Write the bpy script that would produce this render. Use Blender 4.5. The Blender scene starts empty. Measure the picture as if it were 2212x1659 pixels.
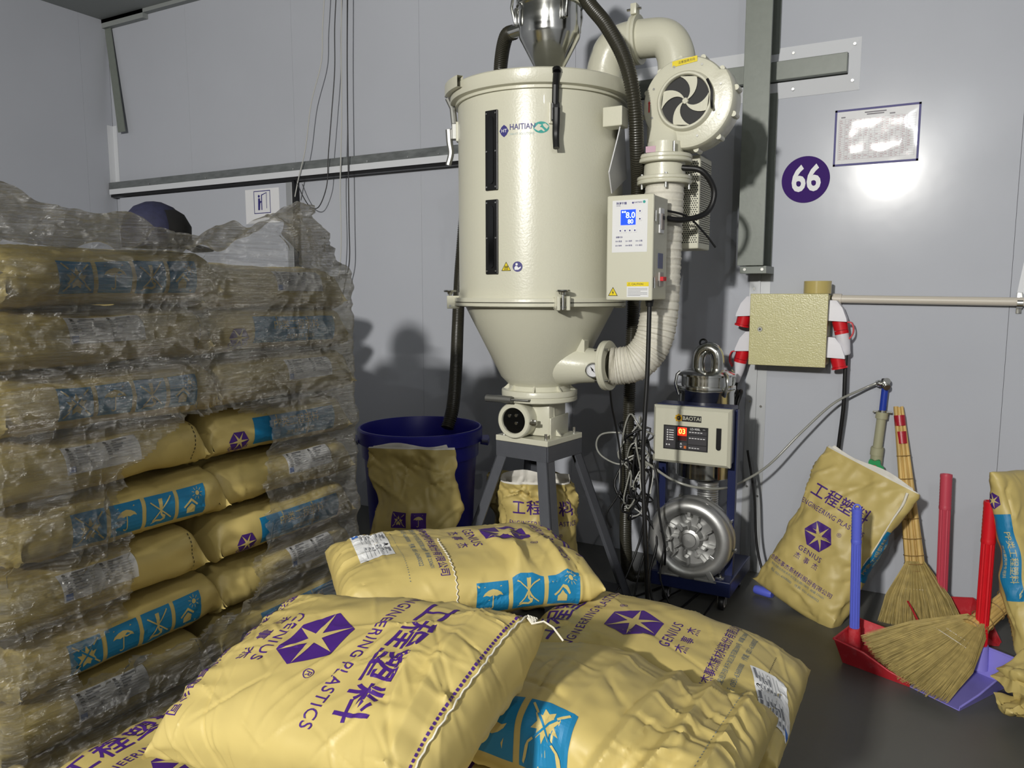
import bpy, bmesh, math, random
import numpy as np
from mathutils import Vector, Matrix

SC = bpy.context.scene
COL = SC.collection
PI = math.pi
# ------------------------------------------------------------------ camera, world, lights, exposure
CAMH, PITCH, YAW, FPX = 1.6, math.radians(6.8), math.radians(28.9), 1660.0
cam_d = bpy.data.cameras.new('camera')
cam_d.sensor_width = 36.0
cam_d.lens = FPX / 2212.0 * 36.0
cam_d.clip_start = 0.02
cam = bpy.data.objects.new('camera', cam_d)
cam.location = (0, 0, CAMH)
cam.rotation_euler = (PI / 2 - PITCH, 0, YAW)
COL.objects.link(cam)
SC.camera = cam
SC.view_settings.view_transform = 'Standard'
SC.view_settings.look = 'None'
SC.view_settings.exposure = 0.0
SC.view_settings.gamma = 1.0
SC.view_settings.use_curve_mapping = False

cy = SC.cycles
cy.max_bounces, cy.diffuse_bounces, cy.glossy_bounces, cy.transmission_bounces, cy.transparent_max_bounces = 4, 2, 3, 2, 7
cy.caustics_reflective = False
cy.caustics_refractive = False
cy.use_adaptive_sampling = True
cy.adaptive_threshold = 0.07
cy.use_denoising = True

world = bpy.data.worlds.new('hall_ambient')
SC.world = world
world.use_nodes = True
world.node_tree.nodes['Background'].inputs[0].default_value = (0.86, 0.93, 1.0, 1)
world.node_tree.nodes['Background'].inputs[1].default_value = 0.018


def area_light(name, loc, target, size, energy, color=(1, 1, 1), size_y=None):
    d = bpy.data.lights.new(name, 'AREA')
    d.energy = energy
    d.color = color
    d.size = size
    if size_y:
        d.shape = 'RECTANGLE'
        d.size_y = size_y
    o = bpy.data.objects.new(name, d)
    o.location = loc
    o.rotation_euler = (Vector(target) - Vector(loc)).to_track_quat('-Z', 'Y').to_euler()
    COL.objects.link(o)
    return o


# the hall lamps behind the camera: a near flood on the left throws the sharp shadows, a far row gives the second glint, then an added side fill
area_light('hall_flood_lamp', (-0.8, -4.9, 3.5), (-1.0, 4.0, 1.1), 0.30, 475, (1.0, 0.975, 0.92))
area_light('hall_row_lamp', (0.02, -4.35, 3.86), (0.0, 4.4, 2.2), 0.06, 20, (0.93, 0.97, 1.0))
area_light('hall_row_lamp', (0.10, -2.3, 3.88), (0.1, 4.4, 2.4), 0.04, 5, (0.93, 0.97, 1.0))
area_light('side_fill_light', (1.3, -1.6, 3.72), (-1.7, 1.8, 0.9), 0.07, 16, (1.0, 0.97, 0.92))  # added fill from the right, brightens the stack's face and its film

# ------------------------------------------------------------------ measuring help
_cp, _sp, _cy, _sy = math.cos(PITCH), math.sin(PITCH), math.cos(YAW), math.sin(YAW)


def ray(px, py):
    x = (px - 1106) / FPX
    y = (py - 829.5) / FPX
    h = _cp - _sp * y
    return (-_sy * h + _cy * x, _cy * h + _sy * x, -_sp - _cp * y)


def atY(px, py, Y):
    d = ray(px, py)
    t = Y / d[1]
    return Vector((d[0] * t, Y, CAMH + d[2] * t))


def atX(px, py, X):
    d = ray(px, py)
    t = X / d[0]
    return Vector((X, d[1] * t, CAMH + d[2] * t))


def atZ(px, py, Z):
    d = ray(px, py)
    t = (Z - CAMH) / d[2]
    return Vector((d[0] * t, d[1] * t, Z))


# ------------------------------------------------------------------ materials
MATS = {}


def srgb(r, g, b):
    f = lambda c: ((c / 255 + 0.055) / 1.055) ** 2.4 if c > 10 else c / 255 / 12.92
    return (f(r), f(g), f(b), 1)


def mat(name, col, rough=0.5, metal=0.0, spec=0.5, nscale=0, namp=0.0, bump=0.0, bscale=40, stretch=None, coat=0, emit=None, rvar=0.0,
        alpha=None, bdist=0.01, dirt=None, ridged=False):
    if name in MATS:
        return MATS[name]
    m = bpy.data.materials.new(name)
    m.use_nodes = True
    nt = m.node_tree
    b = nt.nodes['Principled BSDF']
    b.inputs['Base Color'].default_value = col
    b.inputs['Roughness'].default_value = rough
    b.inputs['Metallic'].default_value = metal
    b.inputs['Specular IOR Level'].default_value = spec
    b.inputs['Coat Weight'].default_value = coat
    if emit:
        b.inputs['Emission Color'].default_value = emit[0]
        b.inputs['Emission Strength'].default_value = emit[1]
    L = nt.links.new
    vec = None
    if nscale or bump or rvar or dirt:
        tc = nt.nodes.new('ShaderNodeTexCoord')
        mp = nt.nodes.new('ShaderNodeMapping')
        if stretch:
            mp.inputs['Scale'].default_value = stretch
        L(tc.outputs['Object'], mp.inputs['Vector'])
        vec = mp.outputs['Vector']
    if nscale:
        n = nt.nodes.new('ShaderNodeTexNoise')
        n.inputs['Scale'].default_value = nscale
        n.inputs['Detail'].default_value = 5
        L(vec, n.inputs['Vector'])
        r = nt.nodes.new('ShaderNodeMapRange')
        r.inputs['From Min'].default_value = 0.25
        r.inputs['From Max'].default_value = 0.75
        r.inputs['To Min'].default_value = 1 - namp
        r.inputs['To Max'].default_value = 1 + namp
        L(n.outputs['Fac'], r.inputs['Value'])
        mx = nt.nodes.new('ShaderNodeVectorMath')
        mx.operation = 'SCALE'
        mx.inputs[0].default_value = col[:3]
        L(r.outputs['Result'], mx.inputs['Scale'])
        src = mx.outputs['Vector']
        if dirt:
            n3 = nt.nodes.new('ShaderNodeTexNoise')
            n3.inputs['Scale'].default_value = dirt[1]
            n3.inputs['Detail'].default_value = 8
            n3.inputs['Roughness'].default_value = 0.7
            L(vec, n3.inputs['Vector'])
            r3 = nt.nodes.new('ShaderNodeMapRange')
            r3.inputs['From Min'].default_value = 0.52
            r3.inputs['From Max'].default_value = 0.72
            r3.inputs['To Max'].default_value = dirt[2]
            L(n3.outputs['Fac'], r3.inputs['Value'])
            mm = nt.nodes.new('ShaderNodeMix')
            mm.data_type = 'RGBA'
            L(r3.outputs['Result'], mm.inputs[0])
            L(src, mm.inputs[6])
            mm.inputs[7].default_value = dirt[0]
            src = mm.outputs[2]
        L(src, b.inputs['Base Color'])
        if rvar:
            r2 = nt.nodes.new('ShaderNodeMapRange')
            r2.inputs['From Min'].default_value = 0.3
            r2.inputs['From Max'].default_value = 0.7
            r2.inputs['To Min'].default_value = max(0.02, rough - rvar)
            r2.inputs['To Max'].default_value = rough + rvar
            L(n.outputs['Fac'], r2.inputs['Value'])
            L(r2.outputs['Result'], b.inputs['Roughness'])
    if bump:
        n2 = nt.nodes.new('ShaderNodeTexNoise')
        n2.inputs['Scale'].default_value = bscale
        n2.inputs['Detail'].default_value = 4
        if ridged:
            n2.noise_type = 'RIDGED_MULTIFRACTAL'
            n2.inputs['Detail'].default_value = 2.5
        L(vec, n2.inputs['Vector'])
        bp = nt.nodes.new('ShaderNodeBump')
        bp.inputs['Strength'].default_value = bump
        bp.inputs['Distance'].default_value = bdist
        L(n2.outputs['Fac'], bp.inputs['Height'])
        L(bp.outputs['Normal'], b.inputs['Normal'])
    MATS[name] = m
    return m


WALL = mat('coated_steel_panel', srgb(190, 193, 201), 0.19, 0.0, 0.15, nscale=1.3, namp=0.03, bump=0.05, bscale=1.2, bdist=0.05, rvar=0.03)
WALLGAP = mat('panel_joint_dark', srgb(70, 72, 74), 0.7)
FLOOR = mat('dark_epoxy_floor', srgb(98, 98, 94), 0.42, 0, 0.45, nscale=2.2, namp=0.18, bump=0.08, bscale=35, bdist=0.004, rvar=0.08,
            dirt=(srgb(104, 104, 100), 5.0, 0.5))
CEIL = mat('grey_ceiling_panel', srgb(150, 154, 152), 0.6)
GALV = mat('galvanised_steel', srgb(126, 130, 130), 0.45, 0.4, 0.5, nscale=14, namp=0.22, rvar=0.1, stretch=(1, 3, 3))
WHITETRIM = mat('white_steel_trim', srgb(226, 228, 232), 0.35)
ALU = mat('aluminium_trim', srgb(176, 178, 180), 0.5, 0.5)
GREYPAINT = mat('grey_green_steel_paint', srgb(124, 130, 122), 0.4, 0, 0.5, nscale=30, namp=0.05, bump=0.03, bscale=60)
CREAM = mat('cream_machine_enamel', srgb(216, 214, 194), 0.3, 0, 0.5, nscale=1.5, namp=0.02, bump=0.14, bscale=110, bdist=0.004, coat=0.05)
BOXCREAM = mat('cream_box_enamel', srgb(212, 210, 190), 0.35, 0, 0.5, bump=0.02, bscale=120, bdist=0.003)
SILVERMESH = mat('perforated_dark', srgb(30, 30, 30), 0.6)
STEEL = mat('polished_stainless', srgb(205, 205, 200), 0.16, 1.0, nscale=3, namp=0.05, stretch=(1, 1, 14), rvar=0.04)
CASTALU = mat('cast_aluminium', srgb(190, 190, 188), 0.42, 0.85, nscale=20, namp=0.08, bump=0.05, bscale=160, bdist=0.003)
CHROME = mat('zinc_plated_steel', srgb(200, 200, 196), 0.25, 1.0)
BLACKM = mat('black_metal', srgb(26, 26, 27), 0.35, 0.2)
RUBBER = mat('black_rubber_cable', srgb(20, 20, 21), 0.45)
HOSE = mat('olive_black_hose', srgb(52, 50, 40), 0.34, 0, 0.5)
STANDGREY = mat('slate_grey_stand_paint', srgb(86, 88, 94), 0.42, 0, 0.5, nscale=25, namp=0.06)
NAVY = mat('navy_blue_enamel', srgb(27, 36, 78), 0.35, 0, 0.5, nscale=8, namp=0.08)
BINBLUE = mat('blue_bin_plastic', srgb(38, 38, 150), 0.38, 0, 0.5, nscale=6, namp=0.08)
RED = mat('red_plastic', srgb(214, 26, 38), 0.36, 0, 0.5, nscale=9, namp=0.06)
DULLRED = mat('dull_red_plastic', srgb(196, 44, 54), 0.5, 0, 0.4, nscale=7, namp=0.1, dirt=(srgb(206, 110, 112), 14, 0.6))
PINKRED = mat('pink_red_plastic', srgb(204, 74, 92), 0.42)
LAV = mat('lavender_plastic', srgb(146, 138, 226), 0.42, 0, 0.5, nscale=6, namp=0.05)
BLUEHANDLE = mat('periwinkle_blue_plastic', srgb(98, 110, 222), 0.4)
WHITEPL = mat('white_socket_plastic', srgb(226, 224, 230), 0.45)
YBOX = mat('hammered_yellow_green_enamel', srgb(204, 198, 146), 0.27, 0, 0.6, nscale=90, namp=0.05, bump=0.35, bscale=130, bdist=0.004)
TAPE = mat('amber_packing_tape', srgb(196, 178, 110), 0.2, 0, 0.6)
PIPEC = mat('cream_pvc_pipe', srgb(212, 204, 190), 0.4)
PPR = mat('grey_green_ppr_pipe', srgb(170, 168, 138), 0.5)
GREENPL = mat('green_knob_plastic', srgb(20, 150, 84), 0.4)
BLUEFIT = mat('blue_fitting', srgb(34, 62, 168), 0.4)
WHITE = mat('white_paper', srgb(238, 238, 240), 0.5)
LABELW = mat('white_label_paper', srgb(232, 232, 232), 0.45)
LABELINK = mat('grey_label_ink', srgb(120, 122, 128), 0.6)
LABELBLUE = mat('blue_label_ink', srgb(60, 110, 190), 0.6)
PURPLE = mat('violet_ink', srgb(72, 34, 128), 0.55)
PRINTP = mat('violet_sack_ink', srgb(70, 30, 122), 0.6)
PRINTB = mat('teal_blue_sack_ink', srgb(22, 124, 172), 0.5)
PRINTG = mat('grey_blue_sack_ink', srgb(112, 124, 132), 0.6)
KRAFT = mat('kraft_paper', srgb(200, 180, 112), 0.46, 0, 0.45, nscale=7, namp=0.06, bump=0.22, bscale=5.5, bdist=0.006, ridged=True)
KRAFTIN = mat('kraft_bare_print', srgb(202, 183, 116), 0.5)
LINER = mat('white_sack_liner', srgb(226, 222, 212), 0.5)
THREAD = mat('white_cotton_thread', srgb(232, 226, 210), 0.8)
BLACK = mat('black_ink', srgb(18, 18, 20), 0.5)
YELLOW = mat('warning_yellow', srgb(238, 214, 20), 0.45)
NAVYINK = mat('navy_ink', srgb(46, 40, 120), 0.5)
TEAL = mat('teal_ink', srgb(36, 160, 150), 0.5)
REDINK = mat('red_ink', srgb(206, 40, 40), 0.5)
GLASSDARK = mat('dark_sight_glass', srgb(16, 17, 18), 0.12, 0, 0.6)
STRAW = mat('straw_bristle', srgb(176, 156, 96), 0.6, 0, 0.4, nscale=30, namp=0.25)
STRAWH = mat('bamboo_straw_handle', srgb(214, 180, 110), 0.5, 0, 0.4, nscale=26, namp=0.2, stretch=(1, 1, 0.2))
TAPERED = mat('red_tape', srgb(170, 28, 44), 0.35)
WOOD = mat('pallet_wood', srgb(158, 128, 88), 0.7, nscale=12, namp=0.2)
CLEARHOSE = mat('clear_air_hose', srgb(150, 150, 142), 0.2, 0, 0.6)
LCD = mat('blue_lcd', (0.0, 0.02, 0.9, 1), 0.3, emit=((0.01, 0.06, 1.0, 1), 1.6))
LCDW = mat('lcd_digits', (0.8, 0.9, 1, 1), 0.3, emit=((0.7, 0.9, 1.0, 1), 1.6))
LEDR = mat('red_led', (0.9, 0.02, 0.0, 1), 0.3, emit=((1.0, 0.03, 0.01, 1), 1.3))
LEDY = mat('yellow_led_digit', (1, 0.6, 0.1, 1), 0.3, emit=((1.0, 0.55, 0.08, 1), 3.0))
CLOTHN = mat('navy_cloth', srgb(34, 36, 62), 0.8, nscale=60, namp=0.3)
CLOTHB = mat('black_cloth', srgb(14, 14, 15), 0.85)


def film_material():
    m = bpy.data.materials.new('clear_stretch_film')
    m.use_nodes = True
    nt = m.node_tree
    for n in list(nt.nodes):
        nt.nodes.remove(n)
    L = nt.links.new
    out = nt.nodes.new('ShaderNodeOutputMaterial')
    tr = nt.nodes.new('ShaderNodeBsdfTransparent')
    tr.inputs[0].default_value = (0.985, 0.985, 0.985, 1)
    gl = nt.nodes.new('ShaderNodeBsdfGlossy')
    gl.inputs['Color'].default_value = (0.95, 0.95, 0.95, 1)
    gl.inputs['Roughness'].default_value = 0.26
    d1 = nt.nodes.new('ShaderNodeBsdfDiffuse')
    d1.inputs['Color'].default_value = (0.93, 0.93, 0.92, 1)
    d2 = nt.nodes.new('ShaderNodeBsdfTranslucent')
    d2.inputs['Color'].default_value = (0.93, 0.93, 0.92, 1)
    di = nt.nodes.new('ShaderNodeMixShader')
    di.inputs[0].default_value = 0.5
    L(d1.outputs[0], di.inputs[1])
    L(d2.outputs[0], di.inputs[2])
    tc = nt.nodes.new('ShaderNodeTexCoord')
    mp = nt.nodes.new('ShaderNodeMapping')
    mp.inputs['Scale'].default_value = (1.0, 1.0, 46.0)
    L(tc.outputs['Object'], mp.inputs['Vector'])
    n = nt.nodes.new('ShaderNodeTexNoise')
    n.inputs['Scale'].default_value = 4.0
    n.inputs['Detail'].default_value = 6
    n.inputs['Roughness'].default_value = 0.65
    L(mp.outputs['Vector'], n.inputs['Vector'])
    n2 = nt.nodes.new('ShaderNodeTexNoise')
    n2.inputs['Scale'].default_value = 5.0
    n2.inputs['Detail'].default_value = 3
    L(tc.outputs['Object'], n2.inputs['Vector'])
    n4 = nt.nodes.new('ShaderNodeTexNoise')
    n4.inputs['Scale'].default_value = 42.0
    n4.inputs['Detail'].default_value = 4
    L(tc.outputs['Object'], n4.inputs['Vector'])
    ad = nt.nodes.new('ShaderNodeMath')
    ad.operation = 'MULTIPLY_ADD'
    L(n4.outputs['Fac'], ad.inputs[0])
    ad.inputs[1].default_value = 0.7
    L(n.outputs['Fac'], ad.inputs[2])
    bp = nt.nodes.new('ShaderNodeBump')
    bp.inputs['Strength'].default_value = 1.0
    bp.inputs['Distance'].default_value = 0.028
    L(ad.outputs[0], bp.inputs['Height'])
    L(bp.outputs['Normal'], gl.inputs['Normal'])
    L(bp.outputs['Normal'], d1.inputs['Normal'])
    # stretched streaks and cloudy layers of the wrap: how milky the film is
    r = nt.nodes.new('ShaderNodeMapRange')
    r.inputs['From Min'].default_value = 0.40
    r.inputs['From Max'].default_value = 0.68
    r.inputs['To Min'].default_value = 0.0
    r.inputs['To Max'].default_value = 0.45
    L(n.outputs['Fac'], r.inputs['Value'])
    r2 = nt.nodes.new('ShaderNodeMapRange')
    r2.inputs['From Min'].default_value = 0.35
    r2.inputs['From Max'].default_value = 0.65
    r2.inputs['To Min'].default_value = 0.25
    r2.inputs['To Max'].default_value = 1.0
    L(n2.outputs['Fac'], r2.inputs['Value'])
    mu = nt.nodes.new('ShaderNodeMath')
    mu.operation = 'MULTIPLY'
    L(r.outputs['Result'], mu.inputs[0])
    L(r2.outputs['Result'], mu.inputs[1])
    at = nt.nodes.new('ShaderNodeAttribute')
    at.attribute_name = 'crumple'
    n5 = nt.nodes.new('ShaderNodeTexNoise')
    n5.noise_type = 'RIDGED_MULTIFRACTAL'
    n5.inputs['Scale'].default_value = 7.0
    n5.inputs['Detail'].default_value = 3.5
    n5.inputs['Distortion'].default_value = 0.6
    L(tc.outputs['Object'], n5.inputs['Vector'])
    r5 = nt.nodes.new('ShaderNodeMapRange')
    r5.inputs['From Min'].default_value = 0.85
    r5.inputs['From Max'].default_value = 1.3
    r5.inputs['To Min'].default_value = 0.0
    r5.inputs['To Max'].default_value = 1.0
    L(n5.outputs['Fac'], r5.inputs['Value'])
    cr = nt.nodes.new('ShaderNodeMath')          # whitened, shiny crease lines where the film is crumpled
    cr.operation = 'MULTIPLY'
    cr.use_clamp = True
    L(r5.outputs['Result'], cr.inputs[0])
    L(at.outputs['Fac'], cr.inputs[1])
    mu2 = nt.nodes.new('ShaderNodeMath')
    mu2.operation = 'MULTIPLY_ADD'
    mu2.use_clamp = True
    L(cr.outputs[0], mu2.inputs[0])
    mu2.inputs[1].default_value = 0.55
    L(mu.outputs[0], mu2.inputs[2])
    mu = mu2
    m1 = nt.nodes.new('ShaderNodeMixShader')
    L(mu.outputs[0], m1.inputs[0])
    L(tr.outputs[0], m1.inputs[1])
    L(di.outputs[0], m1.inputs[2])
    fr = nt.nodes.new('ShaderNodeFresnel')
    fr.inputs['IOR'].default_value = 1.45
    L(bp.outputs['Normal'], fr.inputs['Normal'])
    ma = nt.nodes.new('ShaderNodeMath')
    ma.operation = 'MULTIPLY_ADD'
    L(fr.outputs[0], ma.inputs[0])
    ma.inputs[1].default_value = 0.75
    ma.inputs[2].default_value = 0.10
    ma.use_clamp = True
    mb2 = nt.nodes.new('ShaderNodeMath')
    mb2.operation = 'MULTIPLY_ADD'
    mb2.use_clamp = True
    L(cr.outputs[0], mb2.inputs[0])
    mb2.inputs[1].default_value = 0.7
    L(ma.outputs[0], mb2.inputs[2])
    m2 = nt.nodes.new('ShaderNodeMixShader')
    L(mb2.outputs[0], m2.inputs[0])
    L(m1.outputs[0], m2.inputs[1])
    L(gl.outputs[0], m2.inputs[2])
    L(m2.outputs[0], out.inputs[0])
    return m


FILM = film_material()


# ------------------------------------------------------------------ mesh helpers
class MB:
    def __init__(self):
        self.v, self.f, self.mi = [], [], []
        self.mats = []
        self.cur = 0

    def use(self, m):
        if m not in self.mats:
            self.mats.append(m)
        self.cur = self.mats.index(m)
        return self

    def add(self, vs, fs, M=None):
        k = len(self.v)
        if M is not None:
            vs = [M @ Vector(p) for p in vs]
        self.v.extend([tuple(p) for p in vs])
        for f in fs:
            self.f.append(tuple(i + k for i in f))
            self.mi.append(self.cur)
        return self

    def box(self, c, s, M=None, bev=0.0):
        x, y, z = s[0] / 2, s[1] / 2, s[2] / 2
        T = Matrix.Translation(c)
        if M is not None:
            T = T @ M.to_4x4()
        if bev <= 0:
            vs = [(sx * x, sy * y, sz * z) for sx in (-1, 1) for sy in (-1, 1) for sz in (-1, 1)]
            fs = [(0, 1, 3, 2), (4, 6, 7, 5), (0, 4, 5, 1), (2, 3, 7, 6), (0, 2, 6, 4), (1, 5, 7, 3)]
            return self.add(vs, fs, T)
        bm = bmesh.new()
        bmesh.ops.create_cube(bm, size=1)
        for v in bm.verts:
            v.co = Vector((v.co.x * s[0], v.co.y * s[1], v.co.z * s[2]))
        bmesh.ops.bevel(bm, geom=bm.edges[:], offset=bev, segments=2, affect='EDGES', profile=0.5)
        self.bm(bm, T)
        return self

    def bm(self, bm, T=None):
        bm.verts.index_update()
        vs = [v.co.copy() for v in bm.verts]
        fs = [[v.index for v in f.verts] for f in bm.faces]
        bm.free()
        return self.add(vs, fs, T)

    def box2(self, a, b, bev=0.0):
        c = [(a[i] + b[i]) / 2 for i in range(3)]
        return self.box(c, [abs(b[i] - a[i]) for i in range(3)], None, bev)

    def cyl(self, p0, p1, r0, r1=None, n=20, caps=True):
        p0, p1 = Vector(p0), Vector(p1)
        r1 = r0 if r1 is None else r1
        d = (p1 - p0).normalized()
        a = d.orthogonal().normalized()
        b = d.cross(a)
        vs, fs = [], []
        for p, r in ((p0, r0), (p1, r1)):
            for k in range(n):
                t = 2 * PI * k / n
                vs.append(p + a * (r * math.cos(t)) + b * (r * math.sin(t)))
        for k in range(n):
            fs.append((k, (k + 1) % n, n + (k + 1) % n, n + k))
        if caps:
            fs.append(tuple(range(n))[::-1])
            fs.append(tuple(range(n, 2 * n)))
        return self.add(vs, fs)

    def lathe(self, prof, T=None, n=48, a0=0.0, a1=2 * PI):
        """profile of (r, z) turned about local z"""
        full = abs(a1 - a0) > 2 * PI - 1e-4
        m = n if full else n + 1
        vs, fs = [], []
        for r, z in prof:
            for k in range(m):
                t = a0 + (a1 - a0) * k / n
                vs.append((r * math.cos(t), r * math.sin(t), z))
        for i in range(len(prof) - 1):
            for k in range(n):
                k2 = (k + 1) % m
                fs.append((i * m + k, i * m + k2, (i + 1) * m + k2, (i + 1) * m + k))
        return self.add(vs, fs, T)

    def tube(self, pts, r, n=10, caps=True, rib=None):
        P = [Vector(p) for p in pts]
        N = len(P)
        T = []
        for i in range(N):
            t = P[min(i + 1, N - 1)] - P[max(i - 1, 0)]
            T.append(t.normalized() if t.length > 1e-9 else Vector((0, 0, 1)))
        a = T[0].orthogonal().normalized()
        vs, fs = [], []
        for i in range(N):
            a = (a - T[i] * a.dot(T[i]))
            a = a.normalized() if a.length > 1e-6 else T[i].orthogonal().normalized()
            b = T[i].cross(a)
            rr = r[i] if isinstance(r, (list, tuple)) else r
            for k in range(n):
                t = 2 * PI * k / n
                vs.append(P[i] + a * (rr * math.cos(t)) + b * (rr * math.sin(t)))
        for i in range(N - 1):
            for k in range(n):
                fs.append((i * n + k, i * n + (k + 1) % n, (i + 1) * n + (k + 1) % n, (i + 1) * n + k))
        if caps:
            fs.append(tuple(range(n))[::-1])
            fs.append(tuple(range((N - 1) * n, N * n)))
        return self.add(vs, fs)

    def prism(self, poly, d, T=None):
        """2D polygon in local xy, extruded from z=0 to z=d"""
        n = len(poly)
        vs = [(x, y, 0) for x, y in poly] + [(x, y, d) for x, y in poly]
        fs = [tuple(range(n))[::-1], tuple(range(n, 2 * n))]
        for k in range(n):
            fs.append((k, (k + 1) % n, n + (k + 1) % n, n + k))
        return self.add(vs, fs, T)

    def ball(self, c, r, n=12, sz=1.0):
        prof = [(max(1e-4, r * math.sin(PI * k / n)), -r * sz * math.cos(PI * k / n)) for k in range(n + 1)]
        return self.lathe(prof, Matrix.Translation(c), 2 * n)

    def build(self, name, m=None, parent=None, smooth=35, bevel=0):
        me = bpy.data.meshes.new(name)
        me.from_pydata([tuple(p) for p in self.v], [], self.f)
        if m is not None and not self.mats:
            self.mats = [m]
        for x in self.mats:
            me.materials.append(x)
        if len(self.mats) > 1:
            me.polygons.foreach_set('material_index', self.mi)
        bm = bmesh.new()
        bm.from_mesh(me)
        bmesh.ops.recalc_face_normals(bm, faces=bm.faces[:])
        bm.to_mesh(me)
        bm.free()
        if smooth:
            me.polygons.foreach_set('use_smooth', [True] * len(me.polygons))
            me.set_sharp_from_angle(angle=math.radians(smooth))
        me.update()
        o = bpy.data.objects.new(name, me)
        COL.objects.link(o)
        if parent is not None:
            adopt(o, parent)
        return o


def loc_matrix(o):
    return Matrix.LocRotScale(o.location, o.rotation_euler, o.scale)


def world_of(o):
    M = loc_matrix(o)
    if o.parent is not None:
        M = world_of(o.parent) @ o.matrix_parent_inverse @ M
    return M


def adopt(o, parent):
    o.parent = parent
    o.matrix_parent_inverse = world_of(parent).inverted()


def tag(o, label=None, cat=None, group=None, kind=None):
    if label:
        o['label'] = label
    if cat:
        o['category'] = cat
    if group:
        o['group'] = group
    if kind:
        o['kind'] = kind
    return o


def empty(name, loc=(0, 0, 0), label=None, cat=None, group=None, kind=None):
    o = bpy.data.objects.new(name, None)
    o.empty_display_size = 0.05
    o.location = loc
    COL.objects.link(o)
    return tag(o, label, cat, group, kind)


def copy_tree(o, parent=None):
    c = o.copy()
    COL.objects.link(c)
    if parent is not None:
        c.parent = parent
    for ch in [x for x in bpy.data.objects if x.parent == o]:
        copy_tree(ch, c)
    return c


def spline(pts, n=8):
    """Catmull-Rom through points"""
    P = [Vector(p) for p in pts]
    P = [P[0] * 2 - P[1]] + P + [P[-1] * 2 - P[-2]]
    out = []
    for i in range(1, len(P) - 2):
        for k in range(n):
            t = k / n
            a, b, c, d = P[i - 1], P[i], P[i + 1], P[i + 2]
            out.append(0.5 * ((2 * b) + (c - a) * t + (2 * a - 5 * b + 4 * c - d) * t * t + (3 * b - a - 3 * c + d) * t ** 3))
    out.append(P[-2])
    return out


def frame(o, x, y):
    """matrix with origin o, x axis x, y axis y (made square)"""
    x = Vector(x).normalized()
    z = x.cross(Vector(y)).normalized()
    y = z.cross(x)
    M = Matrix((x, y, z)).transposed().to_4x4()
    M.translation = Vector(o)
    return M


FACE_Y = lambda p: frame(p, (1, 0, 0), (0, 0, 1))      # a plate that looks towards -Y (away from the back wall)
FACE_X = lambda p: frame(p, (0, 1, 0), (0, 0, 1))      # a plate that looks towards +X


def circle(r, n=28, cx=0, cy=0, ry=None):
    return [(cx + r * math.cos(2 * PI * k / n), cy + (ry or r) * math.sin(2 * PI * k / n)) for k in range(n)]


_TX = {}


def text2d(body, size, align='CENTER', bold=0.0, spacing=1.0):
    key = (body, align, bold, spacing)
    if key not in _TX:
        c = bpy.data.curves.new('lettering', 'FONT')
        c.body = body
        c.size = 1
        c.align_x = align
        c.align_y = 'CENTER'
        c.offset = bold
        c.space_character = spacing
        c.resolution_u = 3
        c.fill_mode = 'FRONT'
        o = bpy.data.objects.new('lettering', c)
        COL.objects.link(o)
        dg = bpy.context.evaluated_depsgraph_get()
        me = bpy.data.meshes.new_from_object(o.evaluated_get(dg))
        _TX[key] = ([(v.co.x, v.co.y) for v in me.vertices], [tuple(p.vertices) for p in me.polygons])
        bpy.data.objects.remove(o)
        bpy.data.curves.remove(c)
        bpy.data.meshes.remove(me)
    vs, fs = _TX[key]
    return [(x * size, y * size) for x, y in vs], fs


def put_text(mb, body, size, T, align='CENTER', bold=0.0, z=0.0006, sx=1.0, spacing=1.0):
    vs, fs = text2d(body, size, align, bold, spacing)
    mb.add([(x * sx, y, z) for x, y in vs], fs, T)


def put_poly(mb, poly, T, z=0.0004):
    mb.add([(x, y, z) for x, y in poly], [tuple(range(len(poly)))], T)


# ------------------------------------------------------------------ numpy noise
_rs = np.random.RandomState(7)
_perm = _rs.rand(64, 64, 64)


def vnoise(x, y, z):
    xi, yi, zi = np.floor(x).astype(int), np.floor(y).astype(int), np.floor(z).astype(int)
    fx, fy, fz = x - xi, y - yi, z - zi
    fx, fy, fz = fx * fx * (3 - 2 * fx), fy * fy * (3 - 2 * fy), fz * fz * (3 - 2 * fz)
    r = 0
    for a in (0, 1):
        for b in (0, 1):
            for c in (0, 1):
                w = (fx if a else 1 - fx) * (fy if b else 1 - fy) * (fz if c else 1 - fz)
                r = r + w * _perm[(xi + a) % 64, (yi + b) % 64, (zi + c) % 64]
    return r * 2 - 1


def fbm(x, y, z, o=3):
    r, a = 0, 1.0
    for k in range(o):
        r = r + a * vnoise(x * 2 ** k + 17.3 * k, y * 2 ** k + 5.1 * k, z * 2 ** k)
        a *= 0.5
    return r


# ================================================================== THE ROOM
YW, XL, ZC = 4.416, -6.45, 3.93       # back wall, left wall, ceiling
XR, YN = 3.2, -7.5
seams = [-6.45, -5.45, -4.30, -3.15, -2.0, -0.85, 0.30, 1.45, 1.72]

fl = MB().use(FLOOR)
fl.box2((XL, YN, -0.1), (XR, YW + 0.05, 0.0))
tag(fl.build('floor', smooth=0), 'dark grey epoxy-painted workshop floor', kind='structure')

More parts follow.
